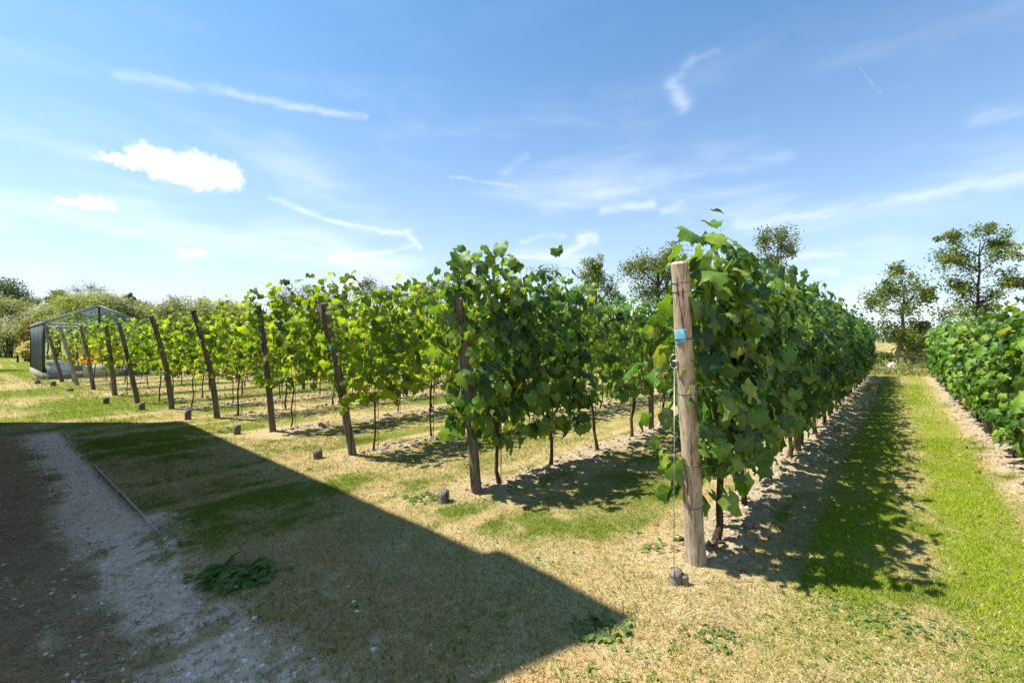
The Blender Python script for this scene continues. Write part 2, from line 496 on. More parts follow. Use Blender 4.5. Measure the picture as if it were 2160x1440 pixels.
def ground_fields(x, y):
    """what covers the ground at a place: numbers 0..1 and the height of the surface"""
    d0 = x - P0[0]; d1 = y - P0[1]
    u = d0 * U[0] + d1 * U[1]; w = d0 * V[0] + d1 * V[1]
    n1 = fbm(x * 2.2, y * 2.2, 1); n2 = fbm(x * 6, y * 6, 5); n3 = fbm(x * .55, y * .55, 9); n4 = fbm(x * 1.1, y * 1.1, 23); n5 = fbm(x * 13, y * 13, 41, 3)
    soil = np.zeros_like(x); near = np.full_like(x, 9.)
    for k, (u0, wk) in ROW.items():
        d = np.abs(w - wk); near = np.minimum(near, d)
        half = .23 if k in (-1, 0, 1) else .12
        dd = d + (n1 - .5) * .38
        s = sst(-dd, -half - .10, -half + .12) * sst(u, u0 - .35, u0 + .25) * sst(-u, -ROW_END - .3, -ROW_END)
        soil = np.maximum(soil, s)
    straw = np.zeros_like(x)                      # mown straw heaped round the row ends
    for k in (0, 1, 2, 3):
        u0, wk = ROW[k]
        r = np.hypot((u - u0 - .15) / (1.0 if k == 0 else .7), (w - wk) / .5)
        straw = np.maximum(straw, sst(-r - (n1 - .5) * .8, -1.15, -.5))
    # gravel path with its ragged right margin
    ww = np.clip(w, -3, 12)
    redge = np.where(w > 3.9, -2.2, -2.12 + .05 * np.sin(ww * 2.1)) + np.where(w > 3.9, (n1 - .5) * .04, (n1 - .5) * .55 + (n5 - .5) * .35)
    ledge = -2.64 + (n1 - .5) * .3 + (n5 - .5) * .25
    gravel = sst(redge - u, -.05, .10) * sst(u - ledge, -.12, .15) * sst(-w - (n1 - .5) * 1.2, -9.9, -9.4)
    gravel *= 1 - .75 * sst(n1 + (n5 - .5) * .8, .55, .68) * sst(-w, -3.9, -3.2)      # tufts of dead grass on the path
    gravel = np.maximum(gravel, sst(n4 + (n1 - .5) * .7 + (n5 - .5) * .7, .60, .74) * sst(-u, 1.4, 1.8) * sst(-w, -2.4, -1.2) * .45)
    gravel = np.maximum(gravel, sst(n1 + (n4 - .5), .50, .66) * sst(-u, 2.75, 3.0) * sst(-w, -3.8, -2.6))
    thatch = sst(-u + (n1 - .5) * .3, 2.5, 2.8) * (1 - gravel) * sst(-w, -10.5, -9.2)
    # green or dry
    alley = sst(-w, .38, .6) * sst(w, -1.88, -1.7) * sst(u, -1.2 + (n1 - .5) * 1.5, .9 + (n1 - .5))
    green = .42 + .12 * sst(w, 1.5, 5) + (n3 - .5) * .9 + (n1 - .5) * .75 + (n2 - .5) * .45 + (n5 - .5) * .5
    green = np.where((w > .3) & (u > .2), .50 + (n3 - .5) * .5 + (n1 - .5) * .5, green)
    green = green - .10 * sst(-u, .2, .8) - .14 * sst(-u, .6, 1.0) * sst(-w, -3.2, -2.2) - .07 * sst(-u, .5, 1.0) + .22 * sst(-np.abs(u + 1.5), -.85, -.3) * sst(w, 2.4, 3.6) + .25 * sst(w, 7, 12) * sst(-u, -.5, .5)
    lush = alley * np.clip(.92 + (n1 - .5) * .3 + (n5 - .5) * .3 - .72 * np.exp(-((w + 1.12) / .15) ** 2) - .15 * sst(-np.abs(w + .6), -.4, -.1), 0, 1)
    lush = lush * (.6 + .4 * sst(-u, -13, -3))
    green = np.clip(green - .45 * sst(-np.abs(near - .42), -.16, -.02) - .25 * sst(-np.hypot(u + .45, w), -1.1, -.3), 0, 1)
    h = (n1 - .5) * .025 + soil * (.035 + (n2 - .35) * .07 + (fbm(x * 14, y * 14, 31, 3) - .5) * .05) + straw * (1 - soil) * .02 + (n3 - .5) * .03
    h = h - gravel * .012
    return dict(u=u, w=w, soil=soil, straw=straw, gravel=gravel, thatch=thatch, green=green, lush=lush, h=h, n1=n1, n2=n2)


C_DRY = np.array([.42, .29, .135]); C_PALE = np.array([.50, .38, .205]); C_GREEN = np.array([.15, .18, .028]); C_LUSH = np.array([.175, .225, .014])
C_SOIL = np.array([.34, .265, .165]); C_GRAVEL = np.array([.74, .50, .34]); C_THATCH = np.array([.39, .245, .155])


def ground_colour(F):
    e = lambda a: a[..., None]
    c = lerp(C_DRY, C_PALE, e(sst(F['n2'], .4, .75)))
    c = lerp(c, C_GREEN, e(.12 + .88 * sst(F['green'], .26, .74)))
    c = lerp(c, C_LUSH, e(F['lush']))
    c = c * .86
    c = lerp(c, C_PALE * .86, e(F['straw'] * .8))
    c = lerp(c, C_SOIL, e(F['soil']))
    c = c * lerp(np.ones(3), np.array([1.12, .98, .95]), e(sst(-F['u'], 1.0, 1.7) * sst(-F['w'], -9, -6)))      # trodden headland's brown, plus a painted warm tint against the barn shadow's blue light
    c = lerp(c, C_THATCH, e(F['thatch'] * .85))
    c = lerp(c, C_GRAVEL, e(F['gravel']))
    return c


def axis(lo, hi, step, far, grow=1.16):
    a = list(np.arange(lo, hi + 1e-6, step)); s = step; x = a[-1]
    while x < far: s *= grow; x += s; a.append(x)
    s = step; x = a[0]; pre = []
    while x > -far: s *= grow; x -= s; pre.append(x)
    return np.array(pre[::-1] + a)


au = axis(-3.6, 7.5, .04, 900); aw = axis(-2.8, 7.5, .04, 900)
gu, gw = np.meshgrid(au, aw, indexing='ij')
gx = P0[0] + gu * U[0] + gw * V[0]; gy = P0[1] + gu * U[1] + gw * V[1]
F = ground_fields(gx, gy)
fade = np.clip(1 - (np.hypot(gx, gy) - 25) / 20, 0, 1)
gv = np.stack([gx, gy, F['h'] * fade], -1).reshape(-1, 3)
idx = np.arange(gu.size).reshape(gu.shape)
gq = np.stack([idx[:-1, :-1], idx[1:, :-1], idx[1:, 1:], idx[:-1, 1:]], -1).reshape(-1, 4)
ground = MB().add(gv, gq, 0, ground_colour(F).reshape(-1, 3)).build('ground', M['ground'], smooth=True)
tag(ground, kind='structure')


def ghz(x, y):
    return ground_fields(np.atleast_1d(np.float64(x)), np.atleast_1d(np.float64(y)))['h'][0]


# ------------------------------------------------------------------ ground cover
def visible_points(n, ymin, ymax, power=1., xlim=1.22):
    """random ground places in front of the camera, density ~ distance^-power"""
    q = rng.random(n)
    if power == 2: y = ymin * (ymax / ymin) ** q
    else:
        e = 2 - power; y = (ymin ** e + q * (ymax ** e - ymin ** e)) ** (1 / e)
    x = (rng.random(n) * 2 - 1) * y * xlim
    return x, y


def blades(n, ymin, ymax, power):
    x, y = visible_points(n, ymin, ymax, power)
    F = ground_fields(x, y)
    g = F['green']; lush = F['lush']
    bald = np.clip(F['gravel'] * .93 + F['soil'] * .93, 0, .97)
    keep = rng.random(n) > bald
    keep &= rng.random(n) < np.clip(.55 + g * .6 + lush + F['straw'] + F['thatch'] * .4, 0, 1)
    x, y = x[keep], y[keep]; F = {k: a[keep] for k, a in F.items()}; n = len(x)
    isgreen = rng.random(n) < np.clip(sst(F['green'], .26, .78) * .95 + F['lush'] * .85 - F['straw'] * .6 - F['thatch'] * .7, .32 * (1 - F['straw']) * (1 - F['thatch']) + .03, .97)
    far = np.clip(y / 4, 1, 3.2)
    L = np.where(isgreen, .016 + .022 * rng.random(n), .014 + .024 * rng.random(n)) * far ** .5 * (1 + .5 * F['straw'])
    wd = np.where(isgreen, .0026, .0018) * far * (.7 + .6 * rng.random(n))
    lean = np.where(isgreen, .3 + .9 * rng.random(n), 1.6 + 5 * rng.random(n))
    a = rng.random(n) * 2 * np.pi
    d = np.stack([np.cos(a) * lean, np.sin(a) * lean, np.ones(n)], -1); d /= np.linalg.norm(d, axis=1)[:, None]
    s = np.stack([-np.sin(a), np.cos(a), np.zeros(n)], -1)
    tw = rng.random(n) * 2 * np.pi; s2 = np.cross(d, s); s = s * np.cos(tw)[:, None] + s2 * np.sin(tw)[:, None] * .5
    base = np.stack([x, y, F['h'] + .001], -1)
    v = np.stack([base - s * wd[:, None], base + s * wd[:, None], base + d * L[:, None]], 1).reshape(-1, 3)
    q = rng.random((n, 1))
    cg = lerp(np.array([.09, .14, .016]), np.array([.21, .255, .03]), q)
    cg = lerp(cg, lerp(np.array([.155, .22, .010]), np.array([.38, .41, .045]), q), F['lush'][:, None])
    cd = lerp(np.array([.28, .20, .09]), np.array([.70, .56, .31]), q)
    cd = lerp(cd, cd * .8 * np.array([1.05, .95, .9]), F['thatch'][:, None])
    cd = cd * lerp(np.ones(3), np.array([1.12, .98, .95]), (sst(-F['u'], .5, 1.3) * sst(-F['w'], -9, -6))[:, None])  # trodden blades browner, with warmth painted in to offset the bluish barn shade
    c = np.where(isgreen[:, None], cg, cd)
    return v, np.arange(n * 3).reshape(-1, 3), np.repeat(c, 3, 0)


mb = MB()
for spec in ((430000, 1.6, 7, 1.5), (170000, 6.5, 24, 1.6)):
    v, f, c = blades(*spec); mb.add(v, f, 0, c)
tag(mb.build('grass', M['blade']), 'short mown lawn grass, half dry and straw coloured, on the ground', 'grass', kind='stuff')

# lumps: an octahedron-ish nugget squashed and roughened
NUG_V = np.array([[1, 0, 0], [-1, 0, 0], [0, 1, 0], [0, -1, 0], [0, 0, 1], [0, 0, -1], [.62, .62, .3], [-.62, .62, -.2], [-.6, -.65, .35], [.6, -.6, -.3]], float)
NUG_F = np.array([[0, 6, 4], [6, 2, 4], [2, 7, 4], [7, 1, 4], [1, 8, 4], [8, 3, 4], [3, 9, 4], [9, 0, 4], [0, 9, 5], [9, 3, 5], [3, 8, 5], [8, 1, 5], [1, 7, 5], [7, 2, 5], [2, 6, 5], [6, 0, 5]])


def nuggets(x, y, z, size, flat, col, jit=.35):
    n = len(x)
    v = NUG_V[None] * (1 + (rng.random((n, len(NUG_V), 3)) - .5) * jit * 2)
    sc = size[:, None] * np.stack([.7 + .6 * rng.random(n), .7 + .6 * rng.random(n), flat * (.7 + .6 * rng.random(n))], -1)
    v = v * sc[:, None]
    a = rng.random(n) * 2 * np.pi; ca, sa = np.cos(a)[:, None], np.sin(a)[:, None]
    vx = v[..., 0] * ca - v[..., 1] * sa; vy = v[..., 0] * sa + v[..., 1] * ca
    tlt = (rng.random((n, 1)) - .5) * .7
    v = np.stack([vx, vy, v[..., 2] + vx * tlt], -1) + np.stack([x, y, z], -1)[:, None]
    f = (NUG_F[None] + (np.arange(n) * len(NUG_V))[:, None, None]).reshape(-1, 3)
    return v.reshape(-1, 3), f, np.repeat(col, len(NUG_V), 0)


def row_points(k, n, u0, u1, half):
    q = rng.random(n); u = u0 + (u1 - u0) * q ** 1.3
    w = ROW[k][1] + rng.normal(0, half, n)
    p = P0[None] + u[:, None] * U + w[:, None] * V
    return p[:, 0], p[:, 1]


mb = MB()
for k, n in ((-1, 2400), (0, 2400), (1, 2000), (2, 1100), (3, 900), (4, 800), (5, 700), (6, 600), (7, 500), (8, 400), (9, 300), (10, 300)):
    x, y = row_points(k, n, ROW[k][0] + .1, 13 if k < 2 else 9, .16 if k < 2 else .10)
    F = ground_fields(x, y); ok = rng.random(n) < F['soil'] ** .7
    x, y, z = x[ok], y[ok], F['h'][ok]; m_ = len(x)
    sz = .006 + .030 * rng.random(m_) ** 4 + (.004 if k > 1 else 0)
    col = lerp(np.array([.23, .175, .11]), np.array([.44, .36, .25]), rng.random((m_, 1)))
    mb.add(*(lambda t: (t[0], t[1], 0, t[2]))(nuggets(x, y, z, sz, .75, col)))
tag(mb.build('soil_clods', M['clod']), 'dry crumbly soil clods along the foot of the vine rows', 'soil', kind='stuff')

# shell chips and grit on the path
mb = MB()
x, y = visible_points(52000, 1.85, 9, 1.5)
F = ground_fields(x, y); ok = rng.random(len(x)) < np.clip(F['gravel'] + F['thatch'] * .2 * sst(F['n1'], .45, .6), 0, 1)
x, y, z = x[ok], y[ok], F['h'][ok]; n = len(x)
sz = .004 + .015 * rng.random(n) ** 3.5
white = rng.random((n, 1)) < .42
col = np.where(white, lerp(np.array([.62, .49, .38]), np.array([.88, .77, .64]), rng.random((n, 1))), lerp(np.array([.36, .25, .17]), np.array([.72, .52, .37]), rng.random((n, 1))))
t_ = nuggets(x, y, z + .001, sz, .42, col); mb.add(t_[0], t_[1], 0, t_[2])
tag(mb.build('shell_gravel', M['shell']), 'crushed white shell and grey grit covering the shaded path', 'gravel', kind='stuff')

# straw stems and dead leaves lying about
mb = MB()
x, y = visible_points(5200, 1.7, 6.5, 1.4)
F = ground_fields(x, y)
ok = rng.random(len(x)) < np.clip(F['thatch'] * .55 + F['straw'] * .9 + F['soil'] * .25 + .10, 0, 1)
for xx, yy, zz, th in zip(x[ok], y[ok], F['h'][ok], F['thatch'][ok]):
    a = rng.random() * 6.28; L = .03 + .13 * rng.random() ** 2
    if th > .5: a = R(35) + rng.normal(0, .6); L *= 1.25
    d = np.array([math.cos(a), math.sin(a), rng.normal(0, .08)]) * L
    p = np.array([xx, yy, zz + .008])
    c = lerp(np.array([.26, .20, .11]), np.array([.60, .51, .32]), rng.random()) * (.75 if th > .5 else 1)
    mb.tube([p - d / 2, p + np.array([0, 0, .006 * rng.random()]), p + d / 2], .0013 + .0008 * rng.random(), 3, False, 0, 0, c)
tag(mb.build('straw_litter', M['blade']), 'loose dry straw stems scattered over the lawn and path edge', 'straw', kind='stuff')


# ------------------------------------------------------------------ leaf shapes
def leaf_outline(n, lobes=1., seed=0):
    r_ = np.random.default_rng(seed)
    th = np.linspace(-np.pi, np.pi, n, endpoint=False) + np.pi / n     # angle from the tip; gap at the stalk
    def bump(c, wd, h): return h * np.exp(-((np.abs(th) - c) / wd) ** 2)
    r = .42 + bump(0, .40, .165) + bump(1.02, .36, .12) + bump(2.0, .44, .09) - .30 * np.exp(-((np.pi - np.abs(th)) / .26) ** 2) * lobes
    r = r + np.where(np.arange(n) % 2 == 0, .036, -.03) + r_.normal(0, .018, n)
    return th, r


def leaf_hi(seed):
    """palmate vine leaf, 44 triangles, stalk at the origin, tip towards +Y, about one unit wide"""
    r_ = np.random.default_rng(seed + 50)
    th, r = leaf_outline(22, 1, seed)
    th2, r2 = th[::2] + (th[1] - th[0]) / 2, (r[::2] + r[1::2]) / 2 * .55
    def P(t, rr):
        x = np.sin(t) * rr; y = np.cos(t) * rr
        fold, cup, w1, w2 = FO
        z = fold * np.abs(x) - cup * (x * x + y * y) + .07 * np.sin(t * 5 + w1) * (rr / .5) ** 1.5 + .09 * np.sin(t * 2 + w2) * rr - droop * np.maximum(y, 0) ** 2
        return np.stack([x, y, z], -1)
    FO = (r_.uniform(-.2, .5), r_.uniform(-.1, .85), r_.uniform(0, 6), r_.uniform(0, 6)); droop = r_.uniform(0, .9)
    v = np.concatenate([[[0, 0, 0]], P(th2, r2), P(th, r)])
    f = [[0, 1 + i, 1 + (i + 1) % 11] for i in range(11) if i != 10]
    f.append([0, 11, 1])
    for i in range(11):
        a, b = 1 + i, 1 + (i + 1) % 11; o0, o1, o2 = 12 + 2 * i, 12 + 2 * i + 1, 12 + (2 * i + 2) % 22
        f += [[a, o0, o1], [a, o1, b], [b, o1, o2]]
    f = np.array(f)[:, ::-1]
    return v, f


def leaf_lo(seed):
    r_ = np.random.default_rng(seed + 90)
    th = np.array([0, .42, .95, 1.5, 2.05, 2.75, -2.75, -2.05, -1.5, -.95, -.42])
    r = np.array([.62, .45, .57, .43, .52, .37, .37, .52, .43, .57, .45]) * (1 + r_.normal(0, .05, 11))
    x = np.sin(th) * r; y = np.cos(th) * r
    z = r_.uniform(0, .35) * np.abs(x) - r_.uniform(.1, .6) * (x * x + y * y) + .05 * np.sin(th * 5 + r_.uniform(0, 6)) - r_.uniform(0, .7) * np.maximum(y, 0) ** 2
    v = np.concatenate([[[0, 0, 0]], np.stack([x, y, z], -1)])
    f = np.array([[0, 1 + (i + 1) % 11, 1 + i] for i in range(11) if i != 5])
    return v, f


LEAF_HI = [leaf_hi(i) for i in range(14)]
LEAF_LO = [leaf_lo(i) for i in range(8)]
LEAF_ME = {}
for key in ('dark_o', 'lime_o'):
    LEAF_ME[key] = [MB().add(v, f, np.concatenate([[0], np.full(11, .45), np.full(22, 1.)])).mesh('leaf', M[key], True) for v, f in LEAF_HI]


def place(tmpl, pos, rot, size, tint):
    """many leaves into one block; tmpl is a list of (v,f)"""
    vs, fs, ts = [], [], []; off = 0
    pick = rng.integers(0, len(tmpl), len(pos))
    for j in range(len(tmpl)):
        m_ = pick == j
        if not m_.any(): continue
        v, f = tmpl[j]; n = m_.sum()
        vv = np.einsum('nij,kj->nki', rot[m_], v) * size[m_][:, None, None] + pos[m_][:, None]
        vs.append(vv.reshape(-1, 3)); fs.append((f[None] + (np.arange(n) * len(v))[:, None, None]).reshape(-1, 3) + off)
        ts.append(np.repeat(tint[m_], len(v))); off += n * len(v)
    return np.concatenate(vs), np.concatenate(fs), np.concatenate(ts)


def frames(nrm, tip):
    nrm = nrm / np.linalg.norm(nrm, axis=1)[:, None]
    tip = tip - (tip * nrm).sum(1)[:, None] * nrm; tip /= np.linalg.norm(tip, axis=1)[:, None] + 1e-9
    return np.stack([np.cross(tip, nrm), tip, nrm], -1)


KINDS = {  # shoots, leaf spacing, lateral chance, leaf size range, canopy bottom, top, half width, skirt leaves
    'dense': dict(inner=170, n=9, sp=.088, lat=.9, sz=(.075, .185), z0=.64, top=2.02, hw=.18, skirt=56, zs=.36, mat='dark'),
    'tall': dict(inner=190, n=8, sp=.10, lat=.75, sz=(.08, .19), z0=.68, top=2.04, hw=.21, skirt=60, zs=.38, mat='dark'),
    'mid': dict(inner=60, n=7, sp=.115, lat=.45, sz=(.10, .165), z0=.74, top=2.04, hw=.15, skirt=8, zs=.62, mat='dark'),
    'lime': dict(inner=40, n=8, sp=.095, lat=.70, sz=(.095, .155), z0=.76, top=2.10, hw=.15, skirt=10, zs=.62, mat='lime'),
    'fine': dict(inner=35, n=8, sp=.10, lat=.65, sz=(.085, .135), z0=.78, top=1.95, hw=.14, skirt=6, zs=.66, mat='lime'),
}


def vine_shape(kind, head=0):
    """returns trunk MB, list of cane MBs, leaf arrays, bunch places; local frame: x along the row, y across, z up"""
    K = KINDS[kind]
    trunk = MB(); zc = K['z0'] - .02
    lx, ly = rng.normal(0, .05), rng.normal(0, .03)
    zz = np.array([-.05, .0, .12, .28, .45, .6, zc])
    px = lx * (zz / zc) + rng.normal(0, .012, 7); py = ly * (zz / zc) + rng.normal(0, .012, 7)
    px[:2] = px[1]; r0 = rng.uniform(.019, .027) if K['mat'] == 'dark' else rng.uniform(.012, .018)
    trunk.tube(np.stack([px, py, zz], -1), r0 * np.array([1.35, 1.25, .95, .9, .88, .95, .8]), 7, True, 0, .3)
    for sgn in (-1, 1):
        n = 6; xs = np.linspace(0, .48 * sgn, n)
        trunk.tube(np.stack([px[-1] + xs, py[-1] + rng.normal(0, .012, n), zc - .03 + np.array([-.02, .03, .04, .03, .04, .03]) + rng.normal(0, .008, n)], -1), np.linspace(.012, .006, n), 6, True, 0, .25)
    canes = []; P, N, T, Z = [], [], [], []; bun = []
    for i in range(K['n']):
        x0 = -.6 + (i + .5) / K['n'] * 1.2 + rng.normal(0, .03)
        top = K['top'] + rng.normal(0, .05 if head > 20 else .10) + (.2 if rng.random() < .09 and head < 20 else 0)
        n = int((top - K['z0']) / K['sp'])
        z = np.linspace(K['z0'], top, n)
        ph = rng.uniform(0, 6)
        xs = x0 + .06 * np.sin(z * 2.2 + ph) + rng.normal(0, .05) * (z - K['z0'])
        ys = .06 * np.sin(z * 3.1 + ph * 2) + rng.normal(0, .035) * (z - .7)
        cm = MB(); st = max(1, n // 7)
        cm.tube(np.stack([xs, ys, z], -1)[::st], np.linspace(.0058, .0024, len(z[::st])), 5, False, rng.random())
        side = 1 if rng.random() < .5 else -1
        for j in range(n):
            side = -side
            cnt = 1 + (rng.random() < K['lat']) + (rng.random() < K['lat'] * .35)
            for c in range(cnt):
                sd = side if c == 0 else (-side if rng.random() < .6 else side)
                rel = j / n
                pl = rng.uniform(.04, .12) + (rng.uniform(.02, .12) if c else 0)
                bulge = K['hw'] * (1.05 - .75 * max(0, rel - .55))
                pos = np.array([xs[j] + rng.normal(0, .05), ys[j] + sd * (pl + bulge * .55 * rng.random()), z[j] + rng.uniform(-.03, .05)])
                if rel > .93: pos = np.array([xs[j] + rng.normal(0, .03), ys[j] + rng.normal(0, .03), z[j] + rng.uniform(0, .05)])
                up = .55 + .5 * rel
                nr = np.array([rng.normal(0, .48), sd * rng.uniform(.35, 1.1), up * rng.uniform(.3, 1.1)])
                tp = np.array([rng.normal(0, .45), sd * rng.uniform(.1, .7), -rng.uniform(.4, 1.0)])
                P.append(pos); N.append(nr); T.append(tp)
                s = rng.uniform(*K['sz']) * (1 - .3 * max(0, rel - .75) / .25)
                if c == 2: s *= .75
                Z.append(s)
                if c == 0 and j % 2 == 0:
                    cm.tube([(xs[j], ys[j], z[j]), (xs[j] * .4 + pos[0] * .6, ys[j] * .4 + pos[1] * .6, z[j] * .4 + pos[2] * .6 + .02), pos], .0016, 3, False, rng.random())
        canes.append(cm)
        if rng.random() < .6: bun.append((x0, rng.uniform(-.1, .1), K['z0'] + rng.uniform(-.02, .2)))
    for i in range(K['skirt']):
        sd = 1 if rng.random() < .5 else -1
        pos = np.array([rng.uniform(-.52, .52), sd * rng.uniform(.02, K['hw'] * 1.15), rng.uniform(K['zs'], K['z0'] + .1)])
        P.append(pos); N.append(np.array([rng.normal(0, .4), sd * rng.uniform(.5, 1), rng.uniform(.1, .8)]))
        T.append(np.array([rng.normal(0, .3), sd * .2, -1])); Z.append(rng.uniform(*K['sz']))
    for i in range(head):                # the leafy head that leans out over the end post
        sd = 1 if rng.random() < .5 else -1
        q = rng.random()
        P.append(np.array([rng.uniform(-.66, .30), sd * rng.uniform(0, .17), K['top'] - .30 + .42 * q * (1 if rng.random() < .8 else 1.2)]))
        N.append(np.array([rng.normal(-.15, .4), sd * rng.uniform(.1, .9), rng.uniform(.4, 1.1)])); T.append(np.array([rng.normal(-.4, .4), sd * .5, -rng.uniform(.2, .9)]))
        Z.append(rng.uniform(*K['sz']) * .95)
    for i in range(K['inner']):          # the thick of the canopy
        sd = 1 if rng.random() < .5 else -1
        P.append(np.array([rng.uniform(-.62, .62), rng.normal(0, .075), rng.uniform(K['z0'] - .05, K['top'] - .05)]))
        N.append(np.array([rng.normal(0, .5), sd * rng.uniform(.3, 1), rng.uniform(.1, .9)])); T.append(np.array([rng.normal(0, .5), sd * .3, -1])); Z.append(rng.uniform(*K['sz']))
    P, N, T, Z = map(np.array, (P, N, T, Z))
    return trunk, canes, (P, frames(N, T), Z), bun


def bunch_mesh(seed):
    r_ = np.random.default_rng(seed); mb = MB()
    for i in range(34):
        q = r_.random(); z = -q * .14; rad = .034 * (1 - q) ** .7 + .006; a = r_.random() * 6.28
        s = .0085 + .002 * r_.random()
        v = np.array([[1, 0, 0], [-1, 0, 0], [0, 1, 0], [0, -1, 0], [0, 0, 1], [0, 0, -1]], float) * s * 1.1 + [math.cos(a) * rad, math.sin(a) * rad, z]
        mb.add(v, np.array([[0, 2, 4], [2, 1, 4], [1, 3, 4], [3, 0, 4], [2, 0, 5], [1, 2, 5], [3, 1, 5], [0, 3, 5]]))
    mb.tube([(0, 0, .06), (0, 0, -.05)], .002, 3)
    return mb.mesh('grape_bunch', M['grape'], True)


BUNCH = [bunch_mesh(i) for i in range(3)]


def stake_me():
    return MB().tube([(0, 0, -.03), (.004, .002, .5), (0, 0, 1.0)], .005, 5).mesh('stake', M['cane_brown'])


STAKE = stake_me()


def near_vine(kind, head=0):
    """a vine near the eye: every leaf, cane and bunch is a piece of its own"""
    K = KINDS[kind]
    root = empty('grape_vine')
    trunk, canes, (P, Rm, Z), bun = vine_shape(kind, head)
    trunk.build('trunk', M['bark'], root, True)
    for cm in canes: cm.build('cane', M['cane'] if K['mat'] == 'dark' else random.choice((M['cane'], M['cane_brown'])), root)
    keep = np.arange(len(P))
    if len(keep) > 298:                  # the outermost leaves are pieces of their own, the thick inside is one mass
        order = np.argsort(-np.abs(P[:, 1]) - .5 * np.clip(P[:, 2] - K['top'] + .2, 0, 1) - .12 * rng.random(len(P))); rest = order[298:]; keep = order[:298]
        v, f, t = place(LEAF_LO, P[rest], Rm[rest], Z[rest], rng.random(len(rest)))
        tag(MB().add(v, f, t).build('foliage', M[K['mat']], root), kind='stuff')
    mes = LEAF_ME[K['mat'] + '_o']
    for i in keep:
        o = bpy.data.objects.new('leaf', mes[rng.integers(0, len(mes))])
        o.parent = root; s = Z[i]
        o.location = P[i]; o.rotation_euler = Matrix(Rm[i].tolist()).to_euler(); o.scale = (s, s, s)
        COL.objects.link(o)
    for b in bun[:4]:
        o = link('grape_bunch', BUNCH[rng.integers(0, 3)], root, b)
    for j in range(4):                   # curling tendrils
        q = np.linspace(0, 1, 12); p0 = P[rng.integers(0, len(P))] * [1, .8, 1]; a0 = rng.uniform(0, 6)
        MB().tube(np.stack([p0[0] + .05 * q * math.cos(a0) + .012 * q * np.cos(q * 14), p0[1] + .07 * q * math.sin(a0) + .012 * q * np.sin(q * 14), p0[2] + .05 * q + .02 * np.sin(q * 9)], -1), .0013, 3, False).build('tendril', M['cane'], root)
    link('stake', STAKE, root, (.07, .02, 0))
    return root


def proto_vine(kind, red=False):
    K = KINDS[kind]
    trunk, canes, (P, Rm, Z), bun = vine_shape(kind)
    cm = MB()
    for c in canes:
        for v in c.v: pass
        base = cm.n
        cm.v += c.v; cm.t += c.t; cm.f += [f + base for f in c.f]; cm.n += c.n
    v, f, t = place(LEAF_LO, P, Rm, Z, rng.random(len(P)) if not red else np.clip(1.25 - P[:, 2] * .72 + rng.normal(0, .22, len(P)), 0, 1))
    return [('trunk', trunk.mesh('trunk', M['bark'], True), None), ('cane', cm.mesh('cane', M['cane_brown'] if K['mat'] == 'lime' else M['cane']), 'stuff'),
            ('foliage', MB().add(v, f, t).mesh('foliage', M['red'] if red else M[K['mat']]), 'stuff')]


PROTO = {k: [proto_vine(k) for _ in range(n)] for k, n in (('dense', 7), ('mid', 4), ('lime', 6), ('fine', 6))}
PROTO_RED = [proto_vine('fine', True) for _ in range(2)]


def far_vine(parts):
    root = empty('grape_vine')
    for nm, me, kd in parts:
        o = link(nm, me, root)
        if kd: o['kind'] = kd
    return root


ROWNAME = {-1: 'the rightmost vine row', 0: 'the row of the blue-tagged near post', 1: 'the row of the post wrapped in dark leaves',
           2: 'the row of the split-topped leaning post', 3: 'the row of the post with the orange tie', 4: 'the row of the curved bare post',
           5: 'the row of the stout bare post', 6: 'the row of the post beside the greenhouse corner',
           7: 'the row of the upright post before the greenhouse', 8: 'the row of the post beside the reddening leaves',
           9: 'the last row but one towards the greenhouse', 10: 'the row closest to the greenhouse'}
ORD = ['first', 'second', 'third', 'fourth', 'fifth', 'sixth', 'seventh', 'eighth', 'ninth', 'tenth', 'eleventh', 'twelfth', 'thirteenth', 'fourteenth',
       'fifteenth', 'sixteenth', 'seventeenth', 'eighteenth', 'nineteenth', 'twentieth', 'farthest']
NEAR_N = {-1: range(3, 10), 0: range(0, 8), 1: range(0, 6), 2: range(0, 5), 3: range(0, 4), 4: range(0, 2), 5: range(0, 1)}
LOOK = {'dense': 'dark leafy vine', 'tall': 'tall dark vine', 'mid': 'airy dark vine', 'lime': 'lime green vine', 'fine': 'yellow green vine'}
